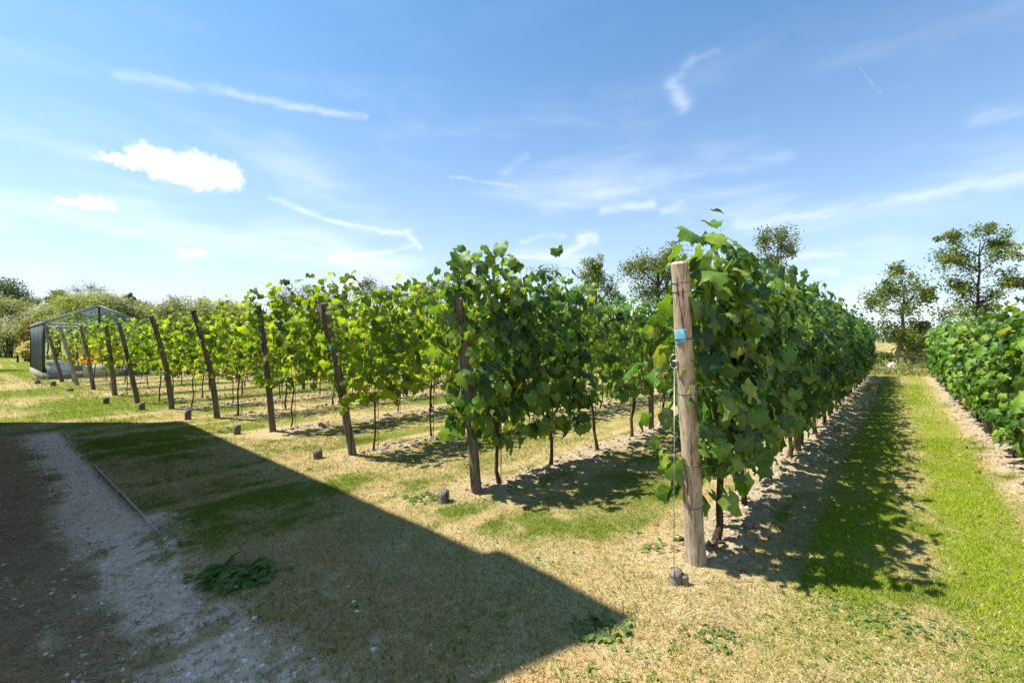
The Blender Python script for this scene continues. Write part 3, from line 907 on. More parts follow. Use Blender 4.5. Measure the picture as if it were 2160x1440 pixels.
for k in sorted(ROW):
    u0, wk = ROW[k]
    n = 21 if k in (-1, 0) else (20 if k < 5 else 18)
    for i in range(n):
        if k == -1 and i < 3: continue
        u = u0 + ({0: .36, 1: .20, 2: .26, 3: .26, 4: .3}.get(k, .34) if i == 0 else .24) + i * 1.05 + rng.normal(0, .05)
        if u > ROW_END: break
        kind = 'dense' if k in (-1, 0) else ('tall' if k == 1 and i < 2 else 'mid' if k == 1 else 'lime' if k in (2, 3) else 'fine')
        if k == 0 and i == 0: kind = 'tall'
        if i in NEAR_N.get(k, ()):
            o = near_vine(kind, 46 if (k, i) in ((0, 0), (1, 0)) else 14 if i == 0 else 0)
        else:
            pr = PROTO_RED[i % 2] if (k, i) in ((8, 0), (9, 0)) else PROTO['dense' if kind == 'tall' else kind][rng.integers(0, len(PROTO['dense' if kind == 'tall' else kind]))]
            o = far_vine(pr)
        x, y = XY(u, wk + rng.normal(0, .015))
        o.location = (x, y, ghz(x, y) - .01)
        o.rotation_euler = (0, 0, ROT + (math.pi if rng.random() < .5 and i > 0 else 0) + rng.normal(0, .03))
        sz = {-1: .875, 0: 1.03, 1: 1.0, 2: 1.04, 3: 1.06, 4: 1.08, 5: 1.0}.get(k, 1.03) * rng.uniform(.97, 1.04)
        if k == 0 and i > 9: sz *= .95
        if k == 1 and i < 2: sz *= 1.09 - .05 * i
        o.scale = (1, 1, sz)
        first = 3 if k == -1 else 0
        grp = 'grape vines planted in trellised rows'
        lb = f'{LOOK[kind]}, {ORD[i - first]} in {ROWNAME[k]}'
        tag(o, lb, 'grape vine', grp)

# ------------------------------------------------------------------ posts, ties, tags, anchors, wires
POST_LABEL = ['thick pale weathered end post with a blue tag, standing nearest the camera', 'end post half wrapped in large dark vine leaves',
              'dark leaning end post with a split top and a small blue tie', 'dark end post with an orange tie at mid height',
              'bare grey curved end post with a small blue tag', 'stout bare leaning end post right of the greenhouse',
              'dark slanting end post beside the right corner of the greenhouse', 'almost upright end post before the middle of the greenhouse',
              'leaning end post beside the reddening vine leaves', 'pale slanting end post, second from the left end of the row of posts',
              'grey slanting end post at the far left, before the white box']
POST_R = [.062, .050, .051, .050, .052, .055, .052, .060, .056, .058, .058]


def add_ring(mb, c, r, th, ax=(0, 0, 1), sides=14, tint=0.):
    ax = Vector(ax).normalized(); a = ax.orthogonal().normalized(); b = ax.cross(a)
    pts = [Vector(c) + a * r * math.cos(t) + b * r * math.sin(t) for t in np.linspace(0, 2 * math.pi, sides)]
    mb.tube(pts, th, 5, False, tint)


TOPS = {}
for k, (b, t) in enumerate(POSTS):
    g = gp(*b); px = (t[0] - HX) / FPX
    # how far the top leans out of the row, from where it is seen
    L = (g[0] - px * g[1]) / (U[0] - px * U[1])
    L = float(np.clip(L, 0, .62)); tp = g - U * L; zt = CAM_H + (HY - t[1]) / FPX * tp[1]
    zt = float(np.clip(zt, 1.8, 2.15))
    root = empty('end_post', (g[0], g[1], 0))
    n = 12; s = np.linspace(0, 1, n)
    bend = .07 * np.sin(s * np.pi) if k in (4, 5) else .015 * np.sin(s * np.pi)
    off = -U[None] * (L * s + 0)[:, None] + U[None] * bend[:, None] + rng.normal(0, .003, (n, 2))
    zz = np.concatenate([[-.12], np.linspace(.06, zt, n - 1)])
    r = POST_R[k] * np.linspace(1.06, .80, n) * (1 + rng.normal(0, .012, n)); r[0] *= 1.05
    pts = np.stack([off[:, 0], off[:, 1], zz], -1)
    sh = MB(); sh.tube(pts, r, 16, False, 0, .05)
    # sawn, slightly domed top
    nv = 16; ring = sh.v[-1][-nv:]; ctr = ring.mean(0)
    sh.add(np.concatenate([ring + [0, 0, .001], ctr + (ring - ctr) * .8 + [0, 0, .012], [ctr + [0, 0, .014]]]),
           [np.array([[i, (i + 1) % nv, nv + (i + 1) % nv, nv + i] for i in range(nv)]), np.array([[nv + i, nv + (i + 1) % nv, 2 * nv] for i in range(nv)])])
    sh.build('shaft', M['post'] if k in (0, 9) else M['post_grey'], root, True)
    def at(f):
        i = f * (n - 1); j = min(int(i), n - 2); q = i - j
        return pts[j] * (1 - q) + pts[j + 1] * q, r[j] * (1 - q) + r[j + 1] * q
    axv = pts[-1] - pts[0]
    for fz in ((.945, .92, .62, .40, .27) if k == 0 else (.95, .7, .45)):
        c, rr = at(fz); mb = MB(); add_ring(mb, c, rr + .002, .0018, axv + rng.normal(0, .05, 3)); mb.build('wire_tie', M['darkwire'], root)
    tocam = Vector((-g[0], -g[1], 0)).normalized(); sideL = Vector((-tocam.y, tocam.x, 0)) * -1   # towards the picture's left
    if k == 0:
        c, rr = at(.79); d = (tocam * .93 + sideL * -.0 + Vector((-.35, 0, 0))).normalized()
        tg = Vector((-d.y, d.x, 0))
        # curved plastic tag with a crease and two lines of print
        tb = MB(); rows_, cols = 5, 5
        vv = []
        for i in range(rows_):
            for j in range(cols):
                a = (j / (cols - 1) - .5) * .062; h = (.5 - i / (rows_ - 1)) * .084
                bow = rr + .006 + .004 * math.sin(i * 1.3) - a * a * 5
                p = Vector(c) + d * bow + tg * a + Vector((0, 0, h + a * .12)); vv.append(p[:])
        q = [[i * cols + j, i * cols + j + 1, (i + 1) * cols + j + 1, (i + 1) * cols + j] for i in range(rows_ - 1) for j in range(cols - 1)]
        vv2 = [(Vector(p) - d * .002)[:] for p in vv]
        tb.add(vv, np.array(q)); tb.add(vv2, np.array(q)[:, ::-1])
        to = tb.build('blue_tag', M['blue'], root); tag(to, 'pale blue plastic tag held by a black strap')
        ib = MB()
        for a0, a1, h, hh in ((-.012, .0, .027, .0022), (-.022, .006, .018, .0014), (-.02, -.004, .004, .0014), (-.024, .02, -.022, .0016), (-.02, .022, -.029, .0022), (-.024, .024, -.034, .0014)):
            e = d * (rr + .0125)
            ps = [Vector(c) + e + tg * a0 + Vector((0, 0, h)), Vector(c) + e + tg * a1 + Vector((0, 0, h)), Vector(c) + e + tg * a1 + Vector((0, 0, h + hh)), Vector(c) + e + tg * a0 + Vector((0, 0, h + hh))]
            ib.add([p[:] for p in ps], np.array([[0, 1, 2, 3]]))
        ib.build('print_line', M['ink'], to)
        sb = MB(); add_ring(sb, Vector(c) + Vector((0, 0, -.012)), rr + .011, .0032, axv, 20); sb.build('strap', M['darkwire'], root)
        # twisted wire running down the crack and the ratchet that tightens the anchor wire
        w1, _ = at(.96); w2, _ = at(.90); w3, _ = at(.80)
        mb = MB(); mb.tube([Vector(w1) + d * (rr + .004), Vector(w2) + d * (rr + .006), Vector(w3) + d * (rr + .003) - tg * -.028], .0022, 5)
        mb.tube([Vector(w1) + d * (rr + .007), Vector(w2) + d * (rr + .009)], .004, 5); mb.build('twisted_wire', M['darkwire'], root)
        c2, rr2 = at(.715); lc = Vector(c2) + sideL * (rr2 + .008) + tocam * .03
        mb = MB(); add_ring(mb, lc, .026, .0024, tocam, 16)
        for q_ in mb.v: q_[:, 2] = lc.z + (q_[:, 2] - lc.z) * 1.7
        mb.tube([lc - sideL * .05, lc + sideL * .012], .0085, 8); mb.tube([lc - sideL * .02, lc - sideL * .004], .013, 8)
        mb.build('ratchet', M['wire'], root)
        hook = lc - Vector((0, 0, .045))
    else:
        c, rr = at(.66); hook = Vector(c) + tocam * (rr + .004) + sideL * .02
        if k in (2, 3, 4, 10):
            c, rr = at(.74); mb = MB(); p = Vector(c) + tocam * (rr + .008) + sideL * .028
            for i in range(3): mb.box((-.022 + .006 * i, -.004, -.03 + .02 * i), (.014 + .006 * i, .004, -.008 + .02 * i), Matrix.Translation(p) @ Matrix.Rotation(math.atan2(tocam.x, -tocam.y) + .3 * i, 4, 'Z'))
            mb.build('blue_tag', M['blue'], root)
        if k == 3:
            c, rr = at(.58); mb = MB(); add_ring(mb, c, rr + .004, .005, axv); mb.tube([Vector(c) + sideL * rr, Vector(c) + sideL * .28 + Vector((0, 0, .005))], .004, 4)
            mb.build('orange_tie', M['orange'], root)
        if k == 2:      # a slat split off the top
            c, rr = at(.80); mb = MB(); mb.tube([Vector(c) + sideL * (rr + .0), Vector(pts[-1]) + sideL * (r[-1] + .022)], (.03, .022), 6, True, 0, .2); mb.build('split_piece', M['post_grey'], root)
    TOPS[k] = (g, hook)
    tag(root, POST_LABEL[k], 'post', 'end posts of the vine rows')

STUMPS = [(1425, 1238), (935, 1062), (670, 967), (500, 916), (396, 884), (299, 864), (224, 852), (147, 824), (112, 814), (79, 809)]
STUMP_OF = [0, 1, 2, 3, 4, 5, 6, 8, 9, 10]
STUMP_LABEL = ['split grey anchor stump at the foot of the nearest post', 'grey anchor stump before the post wrapped in dark leaves',
               'dark anchor stump before the split-topped leaning post', 'anchor stump with green weeds beside it, at the shadow corner',
               'dark anchor stump on the edge of the long shadow', 'short anchor stump below the stout bare post', 'anchor stump between lawn and the slanting posts, left of the stout one',
               'low flat anchor stump, third from the left picture edge', 'grey anchor stump, second from the left picture edge', 'brown anchor stump nearest the greenhouse left corner']
for i, (sx, sy) in enumerate(STUMPS):
    g = gp(sx, sy); root = empty('anchor_stump', (g[0], g[1], ghz(*g)))
    h = [.085, .11, .11, .15, .19, .15, .15, .07, .15, .13][i]; rd = [.038, .052, .056, .052, .056, .06, .06, .08, .07, .08][i]
    mb = MB(); mb.tube([(0, 0, -.06), (0, 0, .0), (.003, .002, h * .6), (.004, 0, h)], rd * np.array([1.05, 1.03, .98, .95]), 12, True, 0, .12)
    mb.build('stump', M['post_grey'], root)
    if i == 0:
        MB().tube([(.046, -.018, -.06), (.046, -.018, .05), (.045, -.019, .062)], (.026, .025, .024), 9, True, 0, .15).build('split_half', M['post_grey'], root)
    mb = MB(); add_ring(mb, (0, 0, h * .62), rd * 1.0, .0018); mb.build('wire_loop', M['darkwire'], root)
    pk, hook = TOPS[STUMP_OF[i]]
    hw = Vector((pk[0], pk[1], 0)) + hook - root.location
    mb = MB(); mb.tube([Vector((-.02, -.03, h * .6)), hw], .0021 if i == 0 else .0016, 4); mb.build('anchor_wire', M['wire'], root)
    tag(root, STUMP_LABEL[i], 'stump', 'anchor stumps before the end posts')

# posts inside the rows
sh = MB(); sh.tube([(0, 0, -.1), (0, 0, .5), (.005, 0, 1.2), (0, .004, 1.86)], (.046, .044, .042, .04), 12, True, 0, .08)
mid_me = sh.mesh('shaft', M['post_grey'], True)
tb = MB()
for z in (.72, 1.15, 1.6): add_ring(tb, (0, 0, z), .046, .002)
tie_me = tb.mesh('wire_tie', M['darkwire'])
for k in sorted(ROW):
    u0, wk = ROW[k]
    us = ([7.4, 11.4, 15.4, 19.4, 22.5] if k == -1 else [4.05, 8.05, 12.05, 16.05, 20.05, 22.6])
    for i, du in enumerate(us):
        x, y = XY(u0 + du + rng.normal(0, .04), wk + .02)
        root = empty('trellis_post', (x, y, 0)); root.rotation_euler = (rng.normal(0, .015), rng.normal(0, .02), ROT + rng.uniform(0, 6))
        link('shaft', mid_me, root); link('wire_tie', tie_me, root)
        tag(root, f'slim trellis post, {ORD[i]} in {ROWNAME[k]}', 'post', 'trellis posts inside the rows')
    mb = MB()
    for z in (.74, 1.12, 1.5, 1.84):
        a = XY(u0 + (0 if k >= 0 else 2), wk); c = XY(u0 + 22.5, wk)
        mb.tube([(a[0], a[1], z), (c[0], c[1], z)], .0014, 4)
    tag(mb.build('trellis_wire', M['wire']), f'thin trellis wires along {ROWNAME[k]}', 'wire', 'trellis wires')


# ------------------------------------------------------------------ path edging, weeds, small litter
edge = empty('path_edging', (*XY(-2.19, 6.4), 0), ROT)
wv = 3.35; i = 0
while wv < 9.8:
    L = rng.uniform(1.5, 2.1); mb = MB()
    mb.box((-.009, wv - 6.4, -.05), (.009, min(9.85, wv + L) - 6.4 - .02, .010 + rng.uniform(-.008, .006)))
    o = mb.build('board', M['timber'], edge); o.rotation_euler = (0, 0, rng.normal(0, .006)); wv += L; i += 1
tag(edge, 'weathered timber edging boards between the shaded lawn and the gravel path', 'path edging')


def weed(name, x, y, rad, n, size, label, cat='weed', seed=0, tall=.3):
    g = (x, y, ghz(x, y)); root = empty(name, g)
    P, N, T, Z = [], [], [], []
    sm = MB()
    for i in range(n):
        a = rng.random() * 6.28; q = rad * math.sqrt(rng.random())
        base = np.array([math.cos(a) * q, math.sin(a) * q * .7, 0])
        b = rng.random() * 6.28; out = np.array([math.cos(b), math.sin(b), 0])
        s = size * rng.uniform(.6, 1.3)
        pos = base + out * s * .3 + [0, 0, s * tall * rng.uniform(.2, 1.1)]
        P.append(pos); N.append(np.array([0, 0, 1]) + rng.normal(0, .35, 3)); T.append(out + [0, 0, rng.uniform(-.2, .5)]); Z.append(s)
        sm.tube([base + [0, 0, -.005], pos], .0016, 3, False)
    P, N, T, Z = map(np.array, (P, N, T, Z))
    th = np.linspace(0, 2 * np.pi, 9)[:-1]
    lv = [(np.concatenate([[[0, 0, .0]], np.stack([np.sin(th) * .22 * (1 + .25 * (-1) ** np.arange(8)), .42 + .46 * np.cos(th + np.pi), -.25 * (np.cos(th) * .5) ** 2 + .08 * np.abs(np.sin(th))], -1)]),
           np.array([[0, 1 + (j + 1) % 8, 1 + j] for j in range(8)]))]
    v, f, t = place(lv, P, frames(N, T), Z, rng.random(n))
    tag(MB().add(v, f, t).build('foliage', M['weed'], root), kind='stuff')
    tag(sm.build('stem', M['cane'], root), kind='stuff')
    return tag(root, label, cat)


def W2(px, py): return gp(px, py)


for (px, py), rad, n, sz, lb in [((497, 1215), .26, 150, .085, 'large dark green weed patch at the edge of the shaded gravel'),
                                 ((1262, 1330), .16, 80, .05, 'low weed patch inside the shadow tip near the lower middle'),
                                 ((890, 1052), .17, 60, .06, 'bright green weed left of the stump before the leaf-wrapped post'),
                                 ((474, 912), .14, 40, .07, 'small weed beside the stump at the shadow corner'),
                                 ((1462, 1150), .12, 50, .055, 'yellow green weed at the foot of the nearest post'),
                                 ((1500, 1345), .13, 60, .035, 'clover patch on the dry lawn under the nearest stump'),
                                 ((1900, 1318), .26, 110, .036, 'long clover streak on the lawn at the lower right'),
                                 ((1800, 1285), .22, 90, .034, 'narrow clover streak below the vine shadow on the right'),
                                 ((1388, 1165), .12, 50, .04, 'small weed tuft left of the nearest post'),
                                 ((396, 1148), .06, 26, .04, 'tiny dark weed standing alone on the gravel'),
                                 ((90, 800), .28, 60, .12, 'yellowing weed tuft at the greenhouse front left corner')]:
    x, y = W2(px, py); weed('weed_patch', x, y, rad, n, sz, lb)
mb = MB()                                  # countless small lawn weeds
x, y = visible_points(2600, 1.9, 9, 1.3)
F = ground_fields(x, y); ok = (fbm(x * 1.6, y * 1.6, 77) > .56) & (F['gravel'] < .3) & (F['soil'] < .6) & (F['thatch'] < .3) & (rng.random(len(x)) < .8)
x, y, z = x[ok], y[ok], F['h'][ok]; n = len(x) * 5
P = np.repeat(np.stack([x, y, z + .008], -1), 5, 0) + rng.normal(0, 1, (n, 3)) * [.02, .02, .003]
lv = [(np.array([[0, 0, 0], [.25, .4, .05], [0, 1, 0], [-.25, .4, .05]]), np.array([[0, 1, 2], [0, 2, 3]]))]
v, f, t = place(lv, P, frames(np.array([0, 0, 1]) + rng.normal(0, .4, (n, 3)), rng.normal(0, 1, (n, 3)) * [1, 1, .3]), rng.uniform(.012, .034, n), rng.random(n))
tag(MB().add(v, f, t).build('lawn_weeds', M['weed']), 'small clover and dandelion leaves dotted through the dry lawn', 'weeds', kind='stuff')
# fallen leaves under the rows
mb = MB(); xs, ys = [], []
for k, n in ((0, 60), (1, 50), (-1, 60), (2, 30)):
    a, b = row_points(k, n, 0, 8, .3); xs += list(a); ys += list(b)
xs, ys = np.array(xs), np.array(ys); F = ground_fields(xs, ys); n = len(xs)
v, f, t = place(LEAF_LO, np.stack([xs, ys, F['h'] + .018], -1), frames(np.array([0, 0, 1]) + rng.normal(0, .35, (n, 3)), rng.normal(0, 1, (n, 3)) * [1, 1, .1]), rng.uniform(.03, .075, n), rng.random(n))
M['deadleaf'] = m_leaf('dead leaf', [(0, (.17, .09, .04)), (.6, (.32, .19, .08)), (1, (.42, .36, .12))], .15, 1.2)
tag(MB().add(v, f, t).build('fallen_leaves', M['deadleaf']), 'dry brown vine leaves fallen under the rows', 'leaves', kind='stuff')

# ------------------------------------------------------------------ greenhouse, beside the last row
GU0, GU1, GW0, GW1 = -1.4, 1.9, 24.85, 31.1          # along the rows / away from them
gh = empty('greenhouse', (*XY(GU0, GW0), 0), ROT)
GX, GY = GU1 - GU0, GW1 - GW0; EH, RH, SILL = 2.2, 2.98, .26
bw = MB()
bw.box((-.06, -.06, -.1), (GX + .06, .08, SILL)); bw.build('base_wall', M['concrete'], gh)
bw = MB(); bw.box((-.06, .082, -.1), (.08, GY, SILL)); bw.build('base_wall', M['concrete'], gh)
bw = MB(); bw.box((GX - .08, .082, -.1), (GX + .06, GY, SILL)); bw.build('base_wall', M['concrete'], gh)
bw = MB(); bw.box((.082, GY - .12, -.1), (GX - .082, GY, SILL - .003)); bw.build('base_wall', M['concrete'], gh)
for x in (0, GX):
    for y in (.0, GY):
        MB().box((x - .045, y - .045, SILL), (x + .045, y + .045, EH)).build('corner_post', M['darkgreen'], gh)
MB().bar((GX / 2, -.02, EH), (GX / 2, -.02, RH - .05), .07).build('gable_post', M['darkgreen'], gh)
for x in (0, GX):
    MB().bar((x, -.08, EH + .045), (x, GY + .08, EH + .045), .11, .09).build('gutter', M['alu'], gh)
MB().bar((GX / 2, -.1, RH), (GX / 2, GY + .1, RH), .07, .06).build('ridge', M['alu'], gh)
for y in (-.03, GY + .03):
    for sx in (0, 1):
        a = (0 if sx == 0 else GX, y, EH + .06); MB().bar(a, (GX / 2, y, RH + .015), .05, .10).build('rafter', M['alu'], gh)
    MB().bar((0.05, y + .02, EH), (GX - .05, y + .02, EH), .06, .09).build('tie_beam', M['alu'], gh)
nb = 8
for i in range(1, nb):
    y = GY * i / nb
    for sx in (0, 1):
        MB().bar((0 if sx == 0 else GX, y, EH + .085), (GX / 2, y, RH + .0), .028, .035).build('glazing_bar', M['alu'], gh)
for i in range(nb):
    for sx in (0, 1):
        y0, y1 = GY * i / nb + .016, GY * (i + 1) / nb - .016
        x0, x1 = (0.03, GX / 2 - .04) if sx == 0 else (GX - .03, GX / 2 + .04)
        for j in range(2):
            a, b = lerp(x0, x1, j / 2 + .01), lerp(x0, x1, (j + 1) / 2 - .01)
            za = lerp(EH + .11, RH - .01, j / 2 + .01) + j * .008; zb = lerp(EH + .11, RH - .01, (j + 1) / 2 - .01) + j * .008
            p = np.array([[a, y0, za], [b, y0, zb], [b, y1, zb], [a, y1, za]])
            MB().add(np.concatenate([p, p + [0, 0, .005]]), np.array([[0, 1, 2, 3], [7, 6, 5, 4], [0, 4, 5, 1], [2, 6, 7, 3], [1, 5, 6, 2], [0, 3, 7, 4]])).build('roof_pane', M['glass'], gh)
# long side towards the open lawn: narrow columns of lapped panes
nc, nr = 9, 8
for i in range(nc + 1):
    y = .05 + (GY - .1) * i / nc
    if 0 < i < nc: MB().bar((-.012, y, SILL), (-.012, y, EH), .04, .045).build('glazing_bar', M['dullbar'], gh)
for i in range(nc):
    for j in range(nr):
        y0, y1 = .05 + (GY - .1) * i / nc + .02, .05 + (GY - .1) * (i + 1) / nc - .02
        z0, z1 = SILL + (EH - SILL) * j / nr, SILL + (EH - SILL) * (j + 1) / nr - .012
        MB().box((-.008 + .005 * (j % 2), y0, z0), (-.003 + .005 * (j % 2), y1, z1)).build('pane', M['glass_green'], gh)
for i in range(1, 6):     # far long side and back
    MB().bar((GX, GY * i / 6, SILL), (GX, GY * i / 6, EH), .03, .045).build('glazing_bar', M['alu'], gh)
for i in range(6):
    MB().box((GX - .003, GY * i / 6 + .02, SILL + .01), (GX + .003, GY * (i + 1) / 6 - .02, EH - .01)).build('pane', M['glass'], gh)
for i in range(1, 4):
    MB().bar((GX * i / 4, GY, SILL), (GX * i / 4, GY, EH), .035, .045).build('glazing_bar', M['alu'], gh)
for i in range(4):
    MB().box((GX * i / 4 + .025, GY - .003, SILL + .01), (GX * (i + 1) / 4 - .025, GY + .003, EH - .06)).build('pane', M['glass'], gh)
# front towards the vines: glazed with an open middle
for x in (1.02, 1.12, 2.30, 2.42, 2.85):
    MB().bar((x, 0, SILL), (x, 0, EH - .04), .035, .045).build('glazing_bar', M['alu'], gh)
for a, b in ((2.44, 2.83), (2.87, GX - .05)):
    MB().box((a, -.003, SILL + .01), (b, .003, EH - .06)).build('pane', M['glass'], gh)
for a, b, sgn in ((.08, GX / 2 - .04, 0), (GX / 2 + .04, GX - .08, 1)):
    h0, h1 = (EH + .06, RH - .08) if sgn == 0 else (RH - .08, EH + .06)
    p = np.array([[a, -.005, EH + .05], [b, -.005, EH + .05], [b, -.005, h1], [a, -.005, h0]])
    MB().add(np.concatenate([p, p + [0, .005, 0]]), np.array([[0, 1, 2, 3], [7, 6, 5, 4], [0, 4, 5, 1], [1, 5, 6, 2], [2, 6, 7, 3], [3, 7, 4, 0]])).build('gable_pane', M['glass'], gh)
MB().box((1.14, -.105, -.02), (2.28, -.062, .52)).build('cream_panel', M['cream'], gh)
tag(gh, 'glass greenhouse with a low pitched grey metal roof behind the far left vines', 'greenhouse')


def ghp(x, y, z=0):
    p = XY(GU0 + x, GW0 + y); return (p[0], p[1], z)


bx = empty('storage_box', ghp(.52, .5, .03), ROT)
MB().box((-.36, -.25, 0), (.36, .25, .56)).build('body', M['white'], bx); MB().box((-.39, -.28, .563), (.39, .28, .68)).build('lid', M['white'], bx)
MB().box((-.31, -.255, .1), (-.27, -.251, .4)).build('corner_rib', M['white'], bx)
tag(bx, 'white storage box with a thick lid standing just inside the greenhouse', 'box')
tbl = empty('garden_table', ghp(1.9, 1.5, 0), ROT)
MB().box((-.6, -.4, .70), (.6, .4, .74)).build('table_top', M['brownwood'], tbl)
for a in (-.54, .5):
    for b in (-.34, .3): MB().box((a, b, 0), (a + .05, b + .05, .699)).build('leg', M['brownwood'], tbl)
tag(tbl, 'brown wooden table inside the greenhouse behind the cream panel', 'table')
for cx_, cy_, lb in ((1.15, 1.3, 'brown slatted chair left of the table inside the greenhouse'), (2.7, 1.6, 'brown slatted chair right of the table inside the greenhouse')):
    ch = empty('garden_chair', ghp(cx_, cy_, 0), ROT + (0 if cx_ < 2 else math.pi))
    MB().box((-.22, -.22, .42), (.22, .22, .45)).build('seat', M['brownwood'], ch)
    for a in (-.21, .17):
        for b in (-.21, .17): MB().box((a, b, 0), (a + .04, b + .04, .419)).build('leg', M['brownwood'], ch)
    for j in range(5): MB().box((-.215, -.2 + j * .09, .451), (-.195, -.14 + j * .09, .92)).build('back_slat', M['brownwood'], ch)
    MB().box((-.225, -.22, .921), (-.185, .24, .97)).build('top_rail', M['brownwood'], ch)
    tag(ch, lb, 'chair', 'chairs in the greenhouse')
pb = empty('parasol', ghp(2.1, 2.6, 0))
MB().tube([(0, 0, 0), (0, 0, 1.75)], .02, 8).build('pole', M['alu'], pb)
mb = MB(); mb.tube([(0, 0, .9), (0, 0, 1.2), (0, 0, 1.8)], (.11, .09, .03), 8); mb.build('folded_canopy', M['white'], pb)
tag(pb, 'folded pale parasol standing inside the greenhouse', 'parasol')

# ------------------------------------------------------------------ trees and shrubs
LQ = [(np.array([[0, -.5, 0], [.32, 0, .1], [0, .5, 0], [-.32, 0, .1]]), np.array([[0, 1, 2], [0, 2, 3]]))]
LONG = [(np.array([[0, -.7, 0], [.13, 0, .03], [0, .7, 0], [-.13, 0, .03]]), np.array([[0, 1, 2], [0, 2, 3]]))]


def pt(px, py, D):
    return np.array([(px - HX) / FPX * D, D, CAM_H + (HY - py) / FPX * D])


def tree(name, label, cat, trunkpx, lobes, D, mat, bark='darkbark', leaf=.15, subs=9, per=55, tr=.14, shape=LQ, group=None, spread=.31, up=.5, flat=1., lean=None, stems=1):
    """lobes: picture centre and radii of the crown's masses at distance D; limbs reach every mass"""
    b = pt(trunkpx, HY, D); base = np.array([b[0], b[1], 0.])
    root = empty(name, base.tolist())
    L = [(pt(x, y, D) + [0, rng.normal(0, .35) * rx / FPX * D, 0], rx / FPX * D * 1.16, max(ry, .62 * rx) / FPX * D * 1.08) for x, y, rx, ry in lobes]
    zs = [l[0][2] for l in L]; topz = max(zs); cx = np.mean([l[0] for l in L], 0)
    wood = MB(); P = []
    for s_ in range(stems):
        so = np.array([rng.normal(0, .35 * (stems > 1)), rng.normal(0, .3 * (stems > 1)), 0])
        ztop = topz * rng.uniform(.86, .97)
        ht = np.linspace(0, 1, 9)
        tx = (lean or 0) * np.minimum(ht * 3, 1) + (cx[0] - base[0] - (lean or 0)) * ht ** 1.4
        tp = np.stack([tx + rng.normal(0, .05, 9) * ht * topz * .12, rng.normal(0, .04, 9) * topz * .12, ht * ztop], -1) + so
        wood.tube(tp, tr * np.linspace(1.15, .18, 9), 8, True, 0, .12)
        for c, rx, rz in L[s_::stems]:
            c0 = c - base
            i = int(np.clip(np.searchsorted(tp[:, 2], c0[2] - rx * .7) - 1, 1, 7)); p = tp[i]
            midp = (p + c0) / 2 + [0, 0, -.05 * np.linalg.norm(c0 - p)]
            wood.tube([p, midp, c0], tr * np.array([.34, .2, .09]), 6, True, 0, .1)
            for j in range(subs):
                d = rng.normal(0, 1, 3); d /= np.linalg.norm(d); q = rng.random() ** .45
                sc = c0 + d * [rx * q, rx * q * .9, rz * q]
                wood.tube([c0, (c0 + sc) / 2 + rng.normal(0, .04 * rx, 3), sc], tr * np.array([.13, .08, .03]), 4, False)
                sr = spread * rx * rng.uniform(.6, 1.25)
                n = int(per * 2.5 * rng.uniform(.5, 1.3))
                pp = sc + np.clip(rng.normal(0, 1, (n, 3)), -1.7, 1.7) * [sr, sr, sr * flat * (rz / rx) ** .5]
                P.append(np.concatenate([pp, np.full((n, 1), np.clip(rng.normal(.5, .2), .05, .95))], 1))
    wood.build('trunk', M[bark], root, True)
    P = np.concatenate(P); n = len(P)
    nr = rng.normal(0, .7, (n, 3)) + [-.15, 0, up]
    v, f, t = place(shape, P[:, :3], frames(nr, rng.normal(0, 1, (n, 3)) + [0, 0, -.3]), leaf * .8 * rng.uniform(.6, 1.35, n), np.clip(P[:, 3] + rng.normal(0, .2, n), 0, 1))
    tag(MB().add(v, f, t).build('crown', M[mat], root), kind='stuff')
    return tag(root, label, cat, group)


G_R = 'trees standing beyond the far end of the rows'
tree('alder_tree', 'windswept tree with a pale leaning trunk at the end of the grass path', 'tree', 1884,
     [(1848, 635, 26, 20), (1870, 610, 22, 16), (1900, 575, 24, 14), (1925, 612, 32, 28), (1905, 650, 36, 26), (1880, 700, 34, 18), (1915, 705, 36, 18), (1952, 690, 22, 10), (1955, 622, 16, 14), (1930, 735, 30, 14)],
     26, 'alder', 'treebark', .17, 9, 42, .135, group=G_R, lean=.5)
tree('alder_tree', 'tallest ragged tree with layered boughs above the rightmost vine row', 'tree', 2058,
     [(2012, 500, 16, 12), (2085, 492, 26, 9), (2118, 512, 18, 12), (2040, 532, 36, 10), (2010, 548, 20, 8), (2070, 560, 50, 18), (2120, 590, 36, 14), (2025, 602, 28, 14), (2060, 625, 34, 12), (2020, 665, 34, 10), (2075, 655, 24, 10), (2100, 540, 26, 10), (2150, 600, 20, 8)],
     26, 'alder', 'darkbark', .17, 8, 44, .12, group=G_R)
tree('alder_tree', 'rounded brownish tree just right of the nearest post top', 'tree', 1640,
     [(1612, 505, 24, 18), (1640, 508, 28, 18), (1655, 530, 22, 20), (1620, 545, 26, 16), (1640, 562, 20, 14), (1600, 580, 30, 20)],
     29, 'oak', 'darkbark', .16, 9, 46, .15, group=G_R)
tree('alder_tree', 'broad dark olive tree just left of the nearest post top', 'tree', 1385,
     [(1342, 560, 26, 20), (1380, 548, 34, 18), (1415, 538, 26, 14), (1372, 585, 42, 22), (1412, 580, 36, 24), (1360, 615, 32, 14), (1400, 630, 40, 20), (1440, 600, 40, 30)],
     31, 'oak', 'darkbark', .17, 10, 58, .2, group=G_R)
tree('alder_tree', 'narrow two-tiered tree right of the leaf-wrapped post', 'tree', 1258,
     [(1248, 556, 18, 14), (1246, 578, 26, 16), (1262, 592, 20, 14), (1240, 612, 28, 14), (1292, 606, 26, 14), (1290, 640, 38, 16), (1250, 655, 36, 16), (1230, 680, 30, 20)],
     31, 'alder', 'darkbark', .16, 9, 48, .16, group=G_R)
